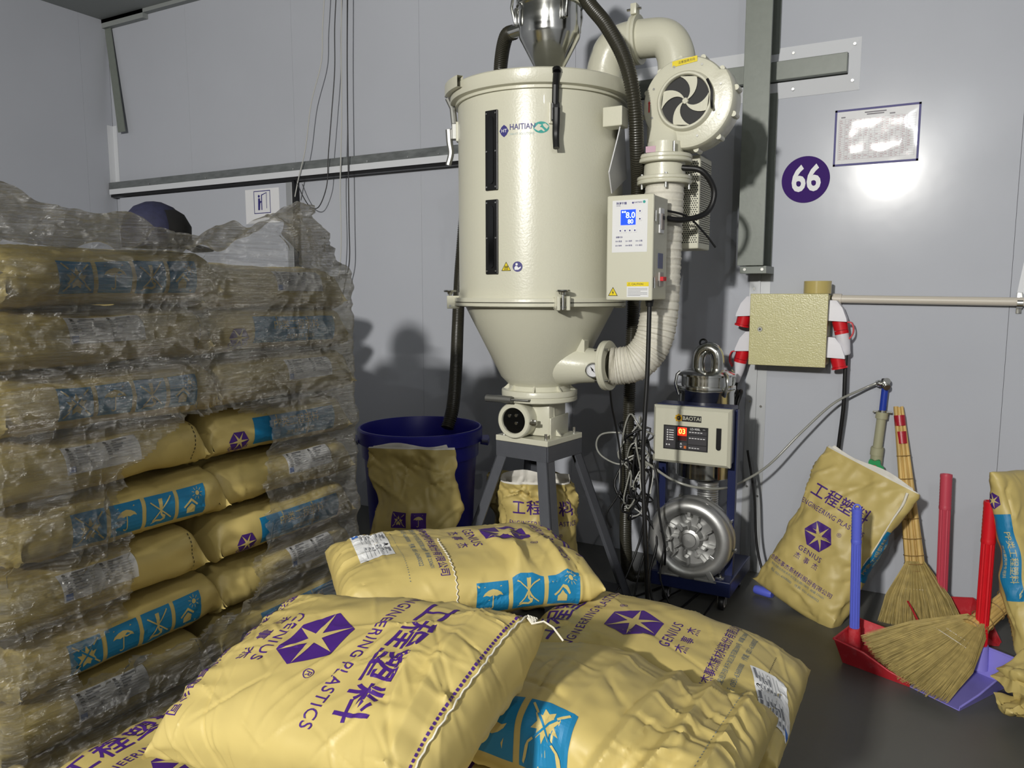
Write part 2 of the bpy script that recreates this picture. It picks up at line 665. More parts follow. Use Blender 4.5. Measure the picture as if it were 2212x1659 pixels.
wb = MB().use(WALLGAP)
wb.box2((XL - 0.1, YW + 0.03, 0), (XR, YW + 0.1, ZC))
wall_back = tag(wb.build('wall_back', smooth=0), 'light grey coated steel panel back wall', kind='structure')
for a, b in zip(seams[:-1], seams[1:]):
    p = MB().use(WALL)
    p.box2((a + 0.0006, YW, 0), (b - 0.0006, YW + 0.035, ZC), bev=0.0010)
    p.build('panel', parent=wall_back, smooth=0)
wl = MB().use(WALLGAP)
wl.box2((XL - 0.1, YN, 0), (XL - 0.03, YW + 0.03, ZC))
wall_left = tag(wl.build('wall_left', smooth=0), 'grey coated steel panel side wall beside the stack', kind='structure')
ys = [YW, 4.16, 3.01, 1.86, 0.71, -0.44, -1.6, YN]
for a, b in zip(ys[1:], ys[:-1]):
    p = MB().use(WALL)
    p.box2((XL - 0.035, a + 0.0006, 0), (XL, b - 0.0006, ZC), bev=0.0010)
    p.build('panel', parent=wall_left, smooth=0)
wr_ = MB().use(WALLGAP)  # unseen wall, added to bounce light onto the sides that face right
wr_.box2((1.735, -3.2, 0), (1.8, YW + 0.03, ZC))
wall_bounce = tag(wr_.build('wall_bounce', smooth=0), 'unseen light grey steel panel wall added on the right to bounce light', kind='structure')
for k in range(6):
    p = MB().use(WALL)
    p.box2((1.70, YW - 1.15 * (k + 1) + 0.0006, 0), (1.735, YW - 1.15 * k - 0.0006, ZC), bev=0.001)
    p.build('panel', parent=wall_bounce, smooth=0)
c = MB().use(CEIL)
c.box2((XL - 0.1, YN, ZC), (XR, YW + 0.1, ZC + 0.06))
c.box2((XL, YW - 0.05, ZC - 0.07), (XL + 0.55, YW, ZC))
c.box2((XL, YW - 0.05, ZC - 0.03), (XR, YW, ZC))
tag(c.build('ceiling', smooth=0), 'shaded grey ceiling of the panel room', kind='structure')

# corner trims
t = MB().use(WHITETRIM)
t.prism([(0, 0), (0.055, 0), (0.055, 0.003), (0.003, 0.003), (0.003, 0.055), (0, 0.055)], 0.50, frame((XL + 0.001, YW - 0.001, 3.05), (1, 0, 0), (0, -1, 0)))
tr1 = t.build('trim_1', smooth=0)
tr1.scale = (1, 1, 1)
tag(tr1, 'short white angle trim in the far corner above the rail', kind='structure')
t = MB().use(GREYPAINT)
A0, A1 = Vector((XL + 0.02, YW - 0.02, 3.9)), atY(262, 285, YW - 0.05)
t.tube([A0, A0.lerp(A1, 0.5) + Vector((0.01, 0, 0)), A1], 0.001, 4)
ang = MB().use(GREYPAINT)
for w in (0,):
    ang.add([A0 + Vector((-0.03, 0, 0)), A0 + Vector((0.05, 0, 0)), A1 + Vector((0.05, 0, 0)), A1 + Vector((-0.045, 0.0, 0)),
             A0 + Vector((-0.03, 0.008, 0)), A0 + Vector((0.05, 0.008, 0)), A1 + Vector((0.05, 0.008, 0)), A1 + Vector((-0.045, 0.008, 0))],
            [(0, 1, 2, 3), (7, 6, 5, 4), (0, 4, 5, 1), (1, 5, 6, 2), (2, 6, 7, 3), (3, 7, 4, 0)])
tag(ang.build('trim_2', smooth=0), 'loose grey flashing strip hanging out of the far corner', kind='structure')

# sliding door rail and leaf
rail = empty('sliding_door_rail', (-4.6, YW, 2.43), 'long galvanised sliding door rail with white lower lip on the back wall', 'door rail')
r = MB().use(GALV)
r.prism([(0, 0), (0.07, -0.008), (0.075, -0.075), (0.07, -0.075), (0.066, -0.014), (0, -0.006)], 4.6, frame((-1.85, YW, 2.565), (0, -1, 0), (0, 0, 1)))
r.build('track_cover', parent=rail, smooth=0)
r = MB().use(WHITETRIM)
r.box2((XL + 0.02, YW - 0.084, 2.452), (-1.85, YW - 0.0758, 2.496))
r.build('lip', parent=rail, smooth=0)
r = MB().use(BLACKM)
r.box2((XL + 0.02, YW - 0.07, 2.43), (-1.85, YW - 0.004, 2.46))
r.build('track', parent=rail, smooth=0)
for x in (-5.9, -5.2, -4.25, -3.55, -3.2, -2.95):
    MB().use(CHROME).cyl((x, YW - 0.0755, 2.51), (x, YW - 0.08, 2.51), 0.006, n=8).build('screw', parent=rail)

d = MB().use(WALL)
d.box2((XL + 0.12, YW - 0.058, 0.02), (-4.345, YW - 0.02, 2.42), bev=0.002)
door = tag(d.build('door_1', smooth=0), 'light grey sliding door leaf hanging under the rail', kind='structure')
d = MB().use(ALU)
d.box2((-4.345, YW - 0.064, 0.02), (-4.285, YW - 0.014, 2.42), bev=0.003)
d.build('edge_profile', parent=door, smooth=0)
d = MB().use(BLACKM)
d.box2((-4.284, YW - 0.06, 0.02), (-4.262, YW - 0.016, 2.43))
d.build('rubber_seal', parent=door, smooth=0)
sg = MB().use(WHITE)
S0 = Vector((-4.60, YW - 0.0605, 2.29))
sg.box((-4.60, YW - 0.0595, 2.26), (0.36, 0.002, 0.26))
sg.use(NAVYINK)
T = FACE_Y(S0)
for a, b in (((-0.085, 0.08), (0.085, 0.086)), ((-0.085, -0.086), (0.085, -0.08)), ((-0.088, -0.086), (-0.082, 0.086)), ((0.082, -0.086), (0.088, 0.086))):
    put_poly(sg, [(a[0], a[1]), (b[0], a[1]), (b[0], b[1]), (a[0], b[1])], T)
put_poly(sg, [(-0.01, -0.06), (0.0, -0.06), (0.0, 0.05), (0.045, 0.065), (0.045, -0.05), (0.05, -0.05), (0.05, 0.072), (-0.01, 0.055)], T)
put_poly(sg, [(-0.045, -0.06), (-0.025, -0.06), (-0.02, -0.01), (-0.005, 0.005), (-0.02, 0.01), (-0.022, 0.03), (-0.042, 0.03)], T)
put_poly(sg, circle(0.011, 12, -0.033, 0.045), T)
sgo = sg.build('door_sign', smooth=0)
tag(sgo, 'white door sign with a blue framed figure and door drawing', 'sign')

# vertical joint trim under the column, with screws
t = MB().use(ALU)
t.box2((-0.925, YW - 0.006, 0.0), (-0.875, YW, 1.72))
t.box2((-0.868, YW - 0.004, 0.0), (-0.815, YW, 1.72))
t.box2((-0.880, YW - 0.014, 0.0), (-0.866, YW, 1.72))
tj = tag(t.build('trim_3', smooth=0), 'aluminium joint strip running down the wall behind the yellow box', kind='structure')
for x, z in ((-0.9, 0.99), (-0.84, 0.965), (-0.9, 0.5), (-0.84, 0.45), (-0.9, 1.62)):
    MB().use(CHROME).cyl((x, YW - 0.005, z), (x, YW - 0.01, z), 0.007, n=10).build('screw', parent=tj)

# grey steel column and cross beam through the wall
colm = empty('steel_column', (-0.88, YW - 0.12, 1.74), 'grey-green painted steel column hanging in front of the wall', 'column')
m = MB().use(GREYPAINT)
m.box2((-0.945, YW - 0.239, 1.74), (-0.812, YW - 0.225, ZC), bev=0.002)
m.box2((-0.945, YW - 0.016, 1.74), (-0.812, YW - 0.002, ZC), bev=0.002)
m.box2((-0.884, YW - 0.226, 1.74), (-0.873, YW - 0.015, ZC))
m.build('shaft', parent=colm, smooth=0)
m = MB().use(GREYPAINT)
m.box2((-0.935, YW - 0.215, 1.70), (-0.80, YW - 0.0, 1.738))
m.build('foot_bracket', parent=colm, smooth=0)
for x in (-0.91, -0.82):
    MB().use(CHROME).cyl((x, YW - 0.215, 1.72), (x, YW - 0.221, 1.72), 0.008, n=8).build('bolt', parent=colm)
beam = empty('cross_beam', (-1.2, YW, 2.72), 'grey steel cross beam framed by white wall flashing', 'beam')
m = MB().use(GREYPAINT)
m.box2((-2.3, YW - 0.075, 2.705), (-0.47, YW, 2.80), bev=0.003)
m.build('beam', parent=beam, smooth=0)
m = MB().use(WHITETRIM)
yb, yf = YW - 0.003, YW - 0.035
for poly in ([(-2.3, yb, 2.885), (-0.415, yb, 2.885), (-0.47, yf, 2.805), (-2.3, yf, 2.805)],
             [(-0.415, yb, 2.885), (-0.415, yb, 2.625), (-0.47, yf, 2.70), (-0.47, yf, 2.805)],
             [(-0.415, yb, 2.625), (-2.3, yb, 2.625), (-2.3, yf, 2.70), (-0.47, yf, 2.70)]):
    q = [Vector(p) for p in poly]
    m.add(q + [p + Vector((0, 0.003, 0)) for p in q], [(0, 1, 2, 3), (7, 6, 5, 4), (0, 4, 5, 1), (1, 5, 6, 2), (2, 6, 7, 3), (3, 7, 4, 0)])
m.build('flashing', parent=beam, smooth=0)
for x, z in ((-0.74, 2.845), (-0.735, 2.662), (-0.445, 2.848), (-0.448, 2.67)):
    MB().use(CHROME).cyl((x, YW - 0.02, z), (x, YW - 0.028, z), 0.007, n=8).build('rivet', parent=beam)
m = MB().use(WHITETRIM)
for q in ([atY(2213, 470, YW), atY(2213, 560, YW), atY(2197, 632, YW), atY(2230, 640, YW), atY(2230, 470, YW)],):
    q = [Vector((p.x, YW - 0.004, p.z)) for p in q]
    m.add(q + [p + Vector((0, 0.004, 0)) for p in q], [(0, 1, 2, 3, 4), (9, 8, 7, 6, 5)] + [(i, (i + 1) % 5, 5 + (i + 1) % 5, 5 + i) for i in range(5)])
tag(m.build('trim_4', smooth=0), 'white flashing corner on the wall at the pipe clamp', kind='structure')

# framed data sheet
pf = empty('wall_notice', (-0.327, YW, 2.25), 'framed data sheet in a blue border beside the round number sign', 'notice')
x0, x1, z0, z1 = -0.524, -0.129, 2.251, 2.533
m = MB().use(WHITE)
m.box2((x0, YW - 0.003, z0), (x1, YW - 0.0003, z1))
m.build('sheet', parent=pf, smooth=0)
m = MB().use(NAVYINK)
w = 0.010
for a, b in (((x0, z0), (x1, z0 + w)), ((x0, z1 - w), (x1, z1)), ((x0, z0), (x0 + w, z1)), ((x1 - w, z0), (x1, z1))):
    m.box2((a[0], YW - 0.005, a[1]), (b[0], YW - 0.003, b[1]))
m.build('border', parent=pf, smooth=0)
m = MB().use(mat('faint_table_ink', srgb(190, 178, 186), 0.6))
T = FACE_Y(Vector((x0, YW - 0.0031, z0)))
for k in range(19):
    z = 0.03 + k * 0.0112
    put_poly(m, [(0.02, z), (0.375, z), (0.375, z + 0.0010), (0.02, z + 0.0010)], T, 0.0003)
for x in (0.02, 0.05, 0.066, 0.09, 0.115, 0.14, 0.165, 0.19, 0.215, 0.235, 0.26, 0.285, 0.31, 0.335, 0.374):
    put_poly(m, [(x, 0.03), (x + 0.001, 0.03), (x + 0.001, 0.233), (x, 0.233)], T, 0.0003)
rr = random.Random(3)
m.use(mat('faint_red_ink', srgb(206, 184, 190), 0.6))
for k in range(18):
    for x in (0.024, 0.054, 0.07, 0.094, 0.119, 0.144, 0.169, 0.194, 0.219, 0.239, 0.264, 0.289, 0.314, 0.34):
        if rr.random() < 0.75:
            z = 0.034 + k * 0.0112
            ww = 0.006 + rr.random() * 0.01
            put_poly(m, [(x, z), (x + ww, z), (x + ww, z + 0.004), (x, z + 0.004)], T, 0.0004)
m.use(mat('grey_print', srgb(130, 126, 134), 0.6))
for a, b, z in ((0.14, 0.24, 0.256), (0.15, 0.23, 0.246), (0.03, 0.05, 0.24), (0.255, 0.28, 0.24)):
    put_poly(m, [(a, z), (b, z), (b, z + 0.006), (a, z + 0.006)], T, 0.0004)
m.build('printed_table', parent=pf, smooth=0)
m = MB()
slv = bpy.data.materials.new('clear_sheet_sleeve')
slv.use_nodes = True
nt = slv.node_tree
for n in list(nt.nodes):
    nt.nodes.remove(n)
o_, g_, t_, x_, f_ = [nt.nodes.new('ShaderNode' + k) for k in ('OutputMaterial', 'BsdfGlossy', 'BsdfTransparent', 'MixShader', 'Fresnel')]
g_.inputs['Roughness'].default_value = 0.1
nt.links.new(f_.outputs[0], x_.inputs[0])
nt.links.new(t_.outputs[0], x_.inputs[1])
nt.links.new(g_.outputs[0], x_.inputs[2])
nt.links.new(x_.outputs[0], o_.inputs[0])
m.use(slv)
nx, nz = 30, 22
vs, fs = [], []
for i in range(nx + 1):
    for j in range(nz + 1):
        u, v = i / nx, j / nz
        e = min(u, 1 - u, v, 1 - v)
        h = 0.004 + 0.004 * min(1, e * 6) + 0.0025 * float(fbm(np.array([u * 4.0]), np.array([v * 3.0]), np.array([3.3]), 2)[0]) * min(1, e * 8)
        vs.append((x0 + w + u * (x1 - x0 - 2 * w), YW - h, z0 + w + v * (z1 - z0 - 2 * w)))
for i in range(nx):
    for j in range(nz):
        k = i * (nz + 1) + j
        fs.append((k, k + 1, k + nz + 2, k + nz + 1))
m.add(vs, fs)
m.build('clear_sleeve', parent=pf, smooth=80)

# round number sign
ns = empty('number_sign', (-0.656, YW, 2.195), 'round violet sign with white number 66 on the wall', 'sign')
m = MB().use(mat('violet_vinyl', srgb(58, 20, 108), 0.55, 0, 0.12))
m.prism(circle(0.121, 56), 0.003, FACE_Y(Vector((-0.656, YW - 0.0005, 2.195))))
m.build('disc', parent=ns, smooth=20)
m = MB().use(WHITE)
put_text(m, '66', 0.185, FACE_Y(Vector((-0.653, YW - 0.0036, 2.194))), bold=0.028, sx=0.80, z=0.0004, spacing=1.02)
m.build('number', parent=ns, smooth=0)
# ================================================================== SACKS
def refine(vs, fs, h):
    bm = bmesh.new()
    bv = [bm.verts.new((x, y, 0)) for x, y in vs]
    for f in fs:
        try:
            bm.faces.new([bv[i] for i in f])
        except ValueError:
            pass
    bmesh.ops.triangulate(bm, faces=bm.faces[:])
    for _ in range(5):
        le = [e for e in bm.edges if e.calc_length() > h]
        if not le:
            break
        bmesh.ops.subdivide_edges(bm, edges=le, cuts=1, use_grid_fill=False)
        bmesh.ops.triangulate(bm, faces=[f for f in bm.faces if len(f.verts) > 3])
    bm.verts.index_update()
    out = np.array([(v.co.x, v.co.y) for v in bm.verts]), [[v.index for v in f.verts] for f in bm.faces]
    bm.free()
    return out


_RF = {}


class Sack:
    def __init__(self, L=0.62, P=1.06, B=0.076, N=56, M=72, seed=0, pend=5.0, bend=0.008, flare=0.93, ncrease=40, hcrease=0.006,
                 pleat=0.010, low=0.010, n_exp=2.7, open_top=False, bfun=None, deform=None, flat=0.55, vlen=(0.05, 0.22), cw=(0.012, 0.04), cmix=0.5):
        rng = np.random.RandomState(seed)
        self.L, self.P, self.N, self.M = L, P, N, M
        v = np.linspace(-1, 1, N)
        # more rows near the ends
        v = np.sign(v) * (1 - (1 - np.abs(v)) ** 1.35)
        self.v = v
        G = np.zeros((N, M, 3))
        tt = np.linspace(0, 2 * PI, 361)
        for i, vi in enumerate(v):
            b = bend + (B - bend) * max(0.0, 1 - abs(vi) ** pend) ** 0.5
            if bfun:
                b = bfun(vi, b)
            pv = P * (1 - (1 - flare) * abs(vi) ** 6)
            a = (pv - 2.45 * b) / 4
            th = PI / 2 - tt
            cx, sx = np.cos(th), np.sin(th)
            x = a * np.sign(cx) * np.abs(cx) ** (2 / n_exp)
            z = b * np.sign(sx) * np.abs(sx) ** (2 / n_exp)
            z = np.where(z < 0, z * (1 - 0.12 * flat), z)
            s = np.concatenate([[0], np.cumsum(np.hypot(np.diff(x), np.diff(z)))])
            q = np.linspace(0, s[-1], M + 1)[:-1]
            G[i, :, 0] = np.interp(q, s, x)
            G[i, :, 1] = vi * L / 2
            G[i, :, 2] = np.interp(q, s, z)
        self.G = G
        U = (np.arange(M) / M * P)[None, :] * np.ones((N, 1))
        U = (U + P / 2) % P - P / 2
        V = v[:, None] * L / 2 * np.ones((1, M))
        n = self.normals()
        d = np.zeros((N, M))
        if low:
            a = U / P * 2 * PI
            o = seed * 1.7
            d += low * fbm(np.cos(a) * 1.5 + o + 9, np.sin(a) * 1.5 + 9, V * 7 + 9 + o, 3)
        for k in range(ncrease):
            u0, v0 = rng.uniform(-P / 2, P / 2), rng.uniform(-L / 2, L / 2)
            if rng.rand() < 0.5:
                v0 = np.sign(v0) * rng.uniform(0.55, 1.0) * L / 2
            an = rng.uniform(0, PI)
            ln, wd = rng.uniform(*vlen), rng.uniform(*cw)
            h = hcrease * rng.uniform(0.3, 1.0) * (1 if rng.rand() < 0.6 else -1)
            du = (U - u0 + P / 2) % P - P / 2
            dv = V - v0
            al = du * math.cos(an) + dv * math.sin(an)
            ac = -du * math.sin(an) + dv * math.cos(an)
            w2 = wd * (0.35 + 0.65 * np.clip(np.abs(al) / ln, 0, 1))
            d += h * np.exp(-(al / ln * 1.6) ** 4) * np.clip(1 - np.abs(ac) / w2, 0, 1)
        if pleat:
            e = np.exp(-(L / 2 - np.abs(V)) / 0.07) * (1 - np.abs(V / (L / 2)) ** 30)
            r = vnoise(U * 26 + 40 + seed, np.sign(V) * 3 + 10 + V * 3, 0 * U + 5.5)
            d += pleat * e * (0.5 - np.abs(r)) * 1.6
        edge = np.clip((L / 2 - np.abs(V)) / 0.03, 0, 1)
        d *= 0.25 + 0.75 * edge
        G += n * d[..., None]
        if deform:
            self.G = deform(G.reshape(-1, 3), U.reshape(-1), V.reshape(-1)).reshape(N, M, 3)
        self.n = self.normals()
        self.open_top = open_top

    def normals(self):
        G = self.G
        di = np.gradient(G, axis=0)
        dj = np.roll(G, -1, 1) - np.roll(G, 1, 1)
        n = np.cross(dj, di)
        n /= np.linalg.norm(n, axis=-1, keepdims=True) + 1e-9
        return n

    def pos(self, U, V, off):
        M, N = self.M, self.N
        i = np.interp(np.clip(V / (self.L / 2), -1, 1), self.v, np.arange(N))
        j = (U / self.P * M) % M
        i0 = np.clip(np.floor(i).astype(int), 0, N - 2)
        j0 = np.floor(j).astype(int) % M
        fi, fj = (i - i0)[:, None], (j - np.floor(j))[:, None]
        j1 = (j0 + 1) % M

        def bl(A):
            return (A[i0, j0] * (1 - fi) * (1 - fj) + A[i0 + 1, j0] * fi * (1 - fj) + A[i0, j1] * (1 - fi) * fj + A[i0 + 1, j1] * fi * fj)
        n = bl(self.n)
        n /= np.linalg.norm(n, axis=-1, keepdims=True) + 1e-9
        return bl(self.G) + n * off

    def build(self, name='kraft_sack', m=None):
        N, M = self.N, self.M
        mb = MB().use(m or KRAFT)
        vs = self.G.reshape(-1, 3)
        fs = []
        for i in range(N - 1):
            for j in range(M):
                fs.append((i * M + j, i * M + (j + 1) % M, (i + 1) * M + (j + 1) % M, (i + 1) * M + j))
        # close the ends as a flat sewn seam (front row to back row)
        for i in ((0,) if self.open_top else (0, N - 1)):
            for j in range(M // 2):
                a, b = j - M // 4, j - M // 4 + 1
                c, e = (M // 2 - a), (M // 2 - b)
                q = (i * M + a % M, i * M + b % M, i * M + e % M, i * M + c % M)
                q = tuple(dict.fromkeys(q))
                if len(q) >= 3:
                    fs.append(q)
        mb.add([tuple(p) for p in vs], fs)
        o = mb.build(name, smooth=60)
        return o


# --- printing on sacks: shapes in metres, g maps (x, y) to sack coordinates (U, V)
def front(cx, cy, rot=0):
    c, s = math.cos(rot), math.sin(rot)
    return lambda x, y: (cx + x * c - y * s, cy + x * s + y * c)


def side(P, cv, cu=0.0, sgn=1):
    return lambda x, y: (sgn * (P / 4) - sgn * (cu + y), cv + sgn * x)


class Printer:
    def __init__(self, sk, h=0.014):
        self.sk, self.h = sk, h
        self.parts = []
        self.cur = None

    def part(self, name):
        for n, m in self.parts:
            if n == name and name in ('label', 'stitching'):
                self.mb = m
                return
        self.mb = MB()
        self.parts.append((name, self.mb))

    def shape(self, vs, fs, g, m, off=0.0010):
        key = (self.h, len(vs), len(fs), round(vs[0][0], 4), round(vs[-1][0], 4), round(vs[-1][1], 4), round(sum(x for x, y in vs), 3))
        if key not in _RF:
            _RF[key] = refine(vs, fs, self.h)
        v2, f2 = _RF[key]
        U, V = g(v2[:, 0], v2[:, 1])
        p = self.sk.pos(np.asarray(U, float), np.asarray(V, float), off)
        if not self.parts:
            self.part('lettering')
        self.mb.use(m)
        self.mb.add([tuple(q) for q in p], f2)

    def poly(self, pts, g, m, off=0.0010):
        self.shape(pts, [tuple(range(len(pts)))], g, m, off)

    def rect(self, x0, y0, x1, y1, g, m, off=0.0010):
        self.poly([(x0, y0), (x1, y0), (x1, y1), (x0, y1)], g, m, off)

    def text(self, body, size, g, m, bold=0.0, align='CENTER', sx=1.0, off=0.0010, spacing=1.0):
        if not self.parts or self.parts[-1][0] == 'lettering':
            self.part('lettering')
        vs, fs = text2d(body, size, align, bold, spacing)
        self.shape([(x * sx, y) for x, y in vs], fs, g, m, off)

    def line(self, a, b, w, g, m, off=0.0016):
        dx, dy = b[0] - a[0], b[1] - a[1]
        l = math.hypot(dx, dy)
        nx, ny = -dy / l * w / 2, dx / l * w / 2
        self.poly([(a[0] + nx, a[1] + ny), (a[0] - nx, a[1] - ny), (b[0] - nx, b[1] - ny), (b[0] + nx, b[1] + ny)], g, m, off)

    def done(self, parent, name=None):
        for n, m in self.parts:
            if not m.v:
                continue
            o = m.build(name or n, smooth=0)
            o.parent = parent

    # the violet hexagon with a star cut into it
    def hexlogo(self, r, g, m=PRINTP):
        self.part('emblem')
        self.poly([(r * math.cos(k * PI / 3), r * math.sin(k * PI / 3) * 0.98) for k in range(6)], g, m, 0.0010)
        for k in range(6):
            a = k * PI / 3 + 0.08
            l = r * (0.95 if k % 3 != 1 else 0.9)
            self.poly([(0.13 * r * math.cos(a - 1.2), 0.13 * r * math.sin(a - 1.2)), (l * math.cos(a), l * math.sin(a)),
                       (0.13 * r * math.cos(a + 1.2), 0.13 * r * math.sin(a + 1.2)), (0, 0)], g, KRAFTIN, 0.0018)

    def picto(self, kind, s, g, ink=PRINTB):
        self.part('picture_panel')
        k = s / 2
        self.rect(-k, -k, k, k, g, ink, 0.0010)
        P = lambda pts, m=KRAFTIN, off=0.0018: self.poly([(x * s, y * s) for x, y in pts], g, m, off)
        W = 0.0018
        if kind == 0:      # keep from fire
            P([(0, .30), (.07, .12), (.16, .22), (.17, .05), (.30, .06), (.20, -.08), (.28, -.22), (.12, -.2), (.10, -.32), (-.02, -.24), (-.14, -.32),
               (-.14, -.2), (-.29, -.2), (-.2, -.06), (-.3, .08), (-.16, .05), (-.15, .22), (-.06, .12)])
            self.line((-.36 * s, -.36 * s), (.36 * s, .36 * s), .05 * s, g, ink, 0.0026)
            self.line((-.36 * s, .36 * s), (.36 * s, -.36 * s), .05 * s, g, ink, 0.0026)
            self.line((-.40 * s, -.40 * s), (-.22 * s, -.22 * s), .045 * s, g, KRAFTIN, 0.003)
            self.line((.40 * s, -.40 * s), (.22 * s, -.22 * s), .045 * s, g, KRAFTIN, 0.003)
            self.line((-.40 * s, .40 * s), (-.22 * s, .22 * s), .045 * s, g, KRAFTIN, 0.003)
            self.line((.40 * s, .40 * s), (.22 * s, .22 * s), .045 * s, g, KRAFTIN, 0.003)
        elif kind == 1:    # umbrella
            P([(-.32, .06), (-.26, .16), (-.14, .24), (0, .28), (.14, .24), (.26, .16), (.32, .06), (.21, .09), (.1, .05), (0, .09), (-.1, .05), (-.21, .09)])
            P([(-.015, .09), (.02, .09), (.02, -.28), (-.015, -.28)])
            P([(.02, -.28), (.01, -.34), (-.04, -.38), (-.10, -.37), (-.13, -.31), (-.09, -.31), (-.07, -.34), (-.03, -.33), (-.015, -.28)])
            P([(-.28, .33), (-.25, .37), (-.22, .35)])
            P([(.22, .33), (.25, .38), (.29, .35)])
        elif kind == 2:    # no hooks
            P([(-.07, .36), (.07, .36), (.05, .02), (-.05, .02)])
            P([(-.03, .02), (.03, .02), (.03, -.12), (.14, -.18), (.12, -.3), (0, -.36), (-.18, -.33), (-.36, -.40), (-.2, -.26), (-.02, -.28), (.05, -.24), (-.03, -.14)])
            self.line((-.36 * s, .3 * s), (.34 * s, -.30 * s), .04 * s, g, KRAFTIN, 0.0026)
            self.line((-.30 * s, -.30 * s), (.36 * s, .38 * s), .04 * s, g, KRAFTIN, 0.0026)
        else:              # keep from sun
            P([(-.32, -.10), (-.05, .14), (.20, -.08), (.16, -.12), (-.05, .05), (-.28, -.15)])
            P([(-.20, -.16), (-.05, -.02), (.10, -.14), (.10, -.34), (-.20, -.34)])
            P([(.2 + .075 * math.cos(a * PI / 5), .26 + .075 * math.sin(a * PI / 5)) for a in range(10)])
            for a in range(9):
                t = a * 2 * PI / 9
                self.line((s * (.2 + .11 * math.cos(t)), s * (.26 + .11 * math.sin(t))), (s * (.2 + .2 * math.cos(t)), s * (.26 + .2 * math.sin(t))), .018 * s, g, KRAFTIN)

    def front_print(self, cx=0.0, cy=0.0, company=True):
        """the front of the sack: lettering, hexagon, maker's name and address"""
        m = PRINTP
        self.part('lettering')
        self.text('工程塑料', 0.080, front(cx, cy + 0.225), m, 0.012, spacing=1.08)
        self.text('ENGINEERING PLASTICS', 0.0345, front(cx, cy + 0.150), m, 0.004, spacing=1.12, sx=0.9)
        self.hexlogo(0.078, front(cx, cy + 0.035))
        self.part('lettering')
        self.text('®', 0.028, front(cx + 0.088, cy + 0.092), m)
        self.text('GENIUS', 0.036, front(cx, cy - 0.063), m, 0.004, spacing=1.15, sx=1.05)
        self.text('杰  事  杰', 0.034, front(cx, cy - 0.105), m, 0.004)
        if company:
            self.text('合肥杰事杰新材料股份有限公司', 0.0285, front(cx, cy - 0.185), m, 0.006)
            self.text('地址:合肥经济技术开发区莲花路2388号  邮编 230601', 0.0148, front(cx, cy - 0.212), PRINTG, 0.004)
            self.text('电话: 0551-63680000    传真: 0551-63680022', 0.0165, front(cx, cy - 0.238), PRINTG, 0.004)

    def pictos(self, P, v0, s=0.088, gap=0.012, cu=0.0, sgn=1, order=(0, 1, 2, 3), ink=PRINTB):
        for k, kind in enumerate(order):
            x = v0 + k * (s + gap)
            self.picto(kind, s, side(P, x * (1 if sgn > 0 else -1), cu, sgn), ink)

    def band(self, P, v0, ln=0.30, h=0.082, cu=0.0, sgn=1, logo=True):
        g = side(P, v0, cu, sgn)
        if logo:
            self.hexlogo(0.034, side(P, v0 - sgn * 0.055, cu - 0.022, sgn))
            self.part('lettering')
            self.text('GENIUS', 0.019, side(P, v0 - sgn * 0.055, cu + 0.022 - 0.042 - 0.022, sgn), PRINTP, 0.006, spacing=1.1)
            self.text('杰 事 杰', 0.017, side(P, v0 - sgn * 0.055, cu - 0.062, sgn), PRINTP, 0.004)
        self.part('colour_band')
        self.rect(0, -h / 2, ln, h / 2, g, PRINTB)
        self.text('PP类工程塑料', 0.034, side(P, v0 + sgn * ln * 0.5, cu + 0.012, sgn), KRAFTIN, 0.002, off=0.0018)
        self.text('改性聚丙烯专用料', 0.016, side(P, v0 + sgn * ln * 0.55, cu - 0.024, sgn), KRAFTIN, 0.002, off=0.0018)


def sack_label(sk, parent, g, w=0.19, h=0.085, off=0.0016):
    """white product sticker: two columns of fine lines (the square code is left out)"""
    pr = Printer(sk, 0.012)
    pr.part('label')
    pr.rect(-w / 2, -h / 2, w / 2, h / 2, g, LABELW, off)
    rr = random.Random(int(w * 1e4))
    for c in (-w / 2 + 0.008, 0.006):
        for k in range(6):
            y = h / 2 - 0.018 - k * (h - 0.03) / 6
            pr.rect(c, y - 0.0004, c + w / 2 - 0.018, y + 0.0004, g, LABELINK, off + 0.0006)
            pr.rect(c + 0.003, y + 0.002, c + 0.014, y + 0.0052, g, LABELINK, off + 0.0006)
            if not (c > 0 and k > 3):
                pr.rect(c + 0.022, y + 0.002, c + 0.03 + rr.random() * 0.028, y + 0.0055, g, LABELINK, off + 0.0006)
        pr.rect(c + 0.028, h / 2 - 0.011, c + 0.068, h / 2 - 0.005, g, LABELINK, off + 0.0006)
        pr.poly([(c + 0.008 + 0.005 * math.cos(k * PI / 3), h / 2 - 0.008 + 0.005 * math.sin(k * PI / 3)) for k in range(6)], g, BLACK, off + 0.0006)
    pr.rect(-w / 2 + 0.004, -h / 2 + 0.004, -w / 2 + 0.022, -h / 2 + 0.020, g, LABELBLUE, off + 0.0007)
    pr.done(parent)


def seam_thread(sk, parent, V, u0, u1, tail=None, wob=0.003, r=0.0016, off=0.002, seed=0, name='thread'):
    """wavy cotton thread along a sewn seam at height V, from U=u0 to u1, with an optional loose tail of local points"""
    n = 60
    U = np.linspace(u0, u1, n)
    k = np.arange(n)
    p = sk.pos(U, V + wob * np.sin(k * 1.9 + seed), off)
    pts = [Vector(q) for q in p]
    if tail:
        pts += [pts[-1] + Vector(q) for q in tail]
    o = MB().use(THREAD).tube(pts, r, 5).build(name, smooth=60)
    o.parent = parent
    return o


def stitches(sk, parent, V, u0, u1, m=THREAD, w=0.0022, l=0.007, gap=0.005):
    pr = Printer(sk, 0.02)
    pr.part('stitching')
    x = u0
    while x < u1:
        pr.rect(x, V - w / 2, x + l, V + w / 2, lambda a, b: (a, b), m, 0.0016)
        x += l + gap
    pr.done(parent)


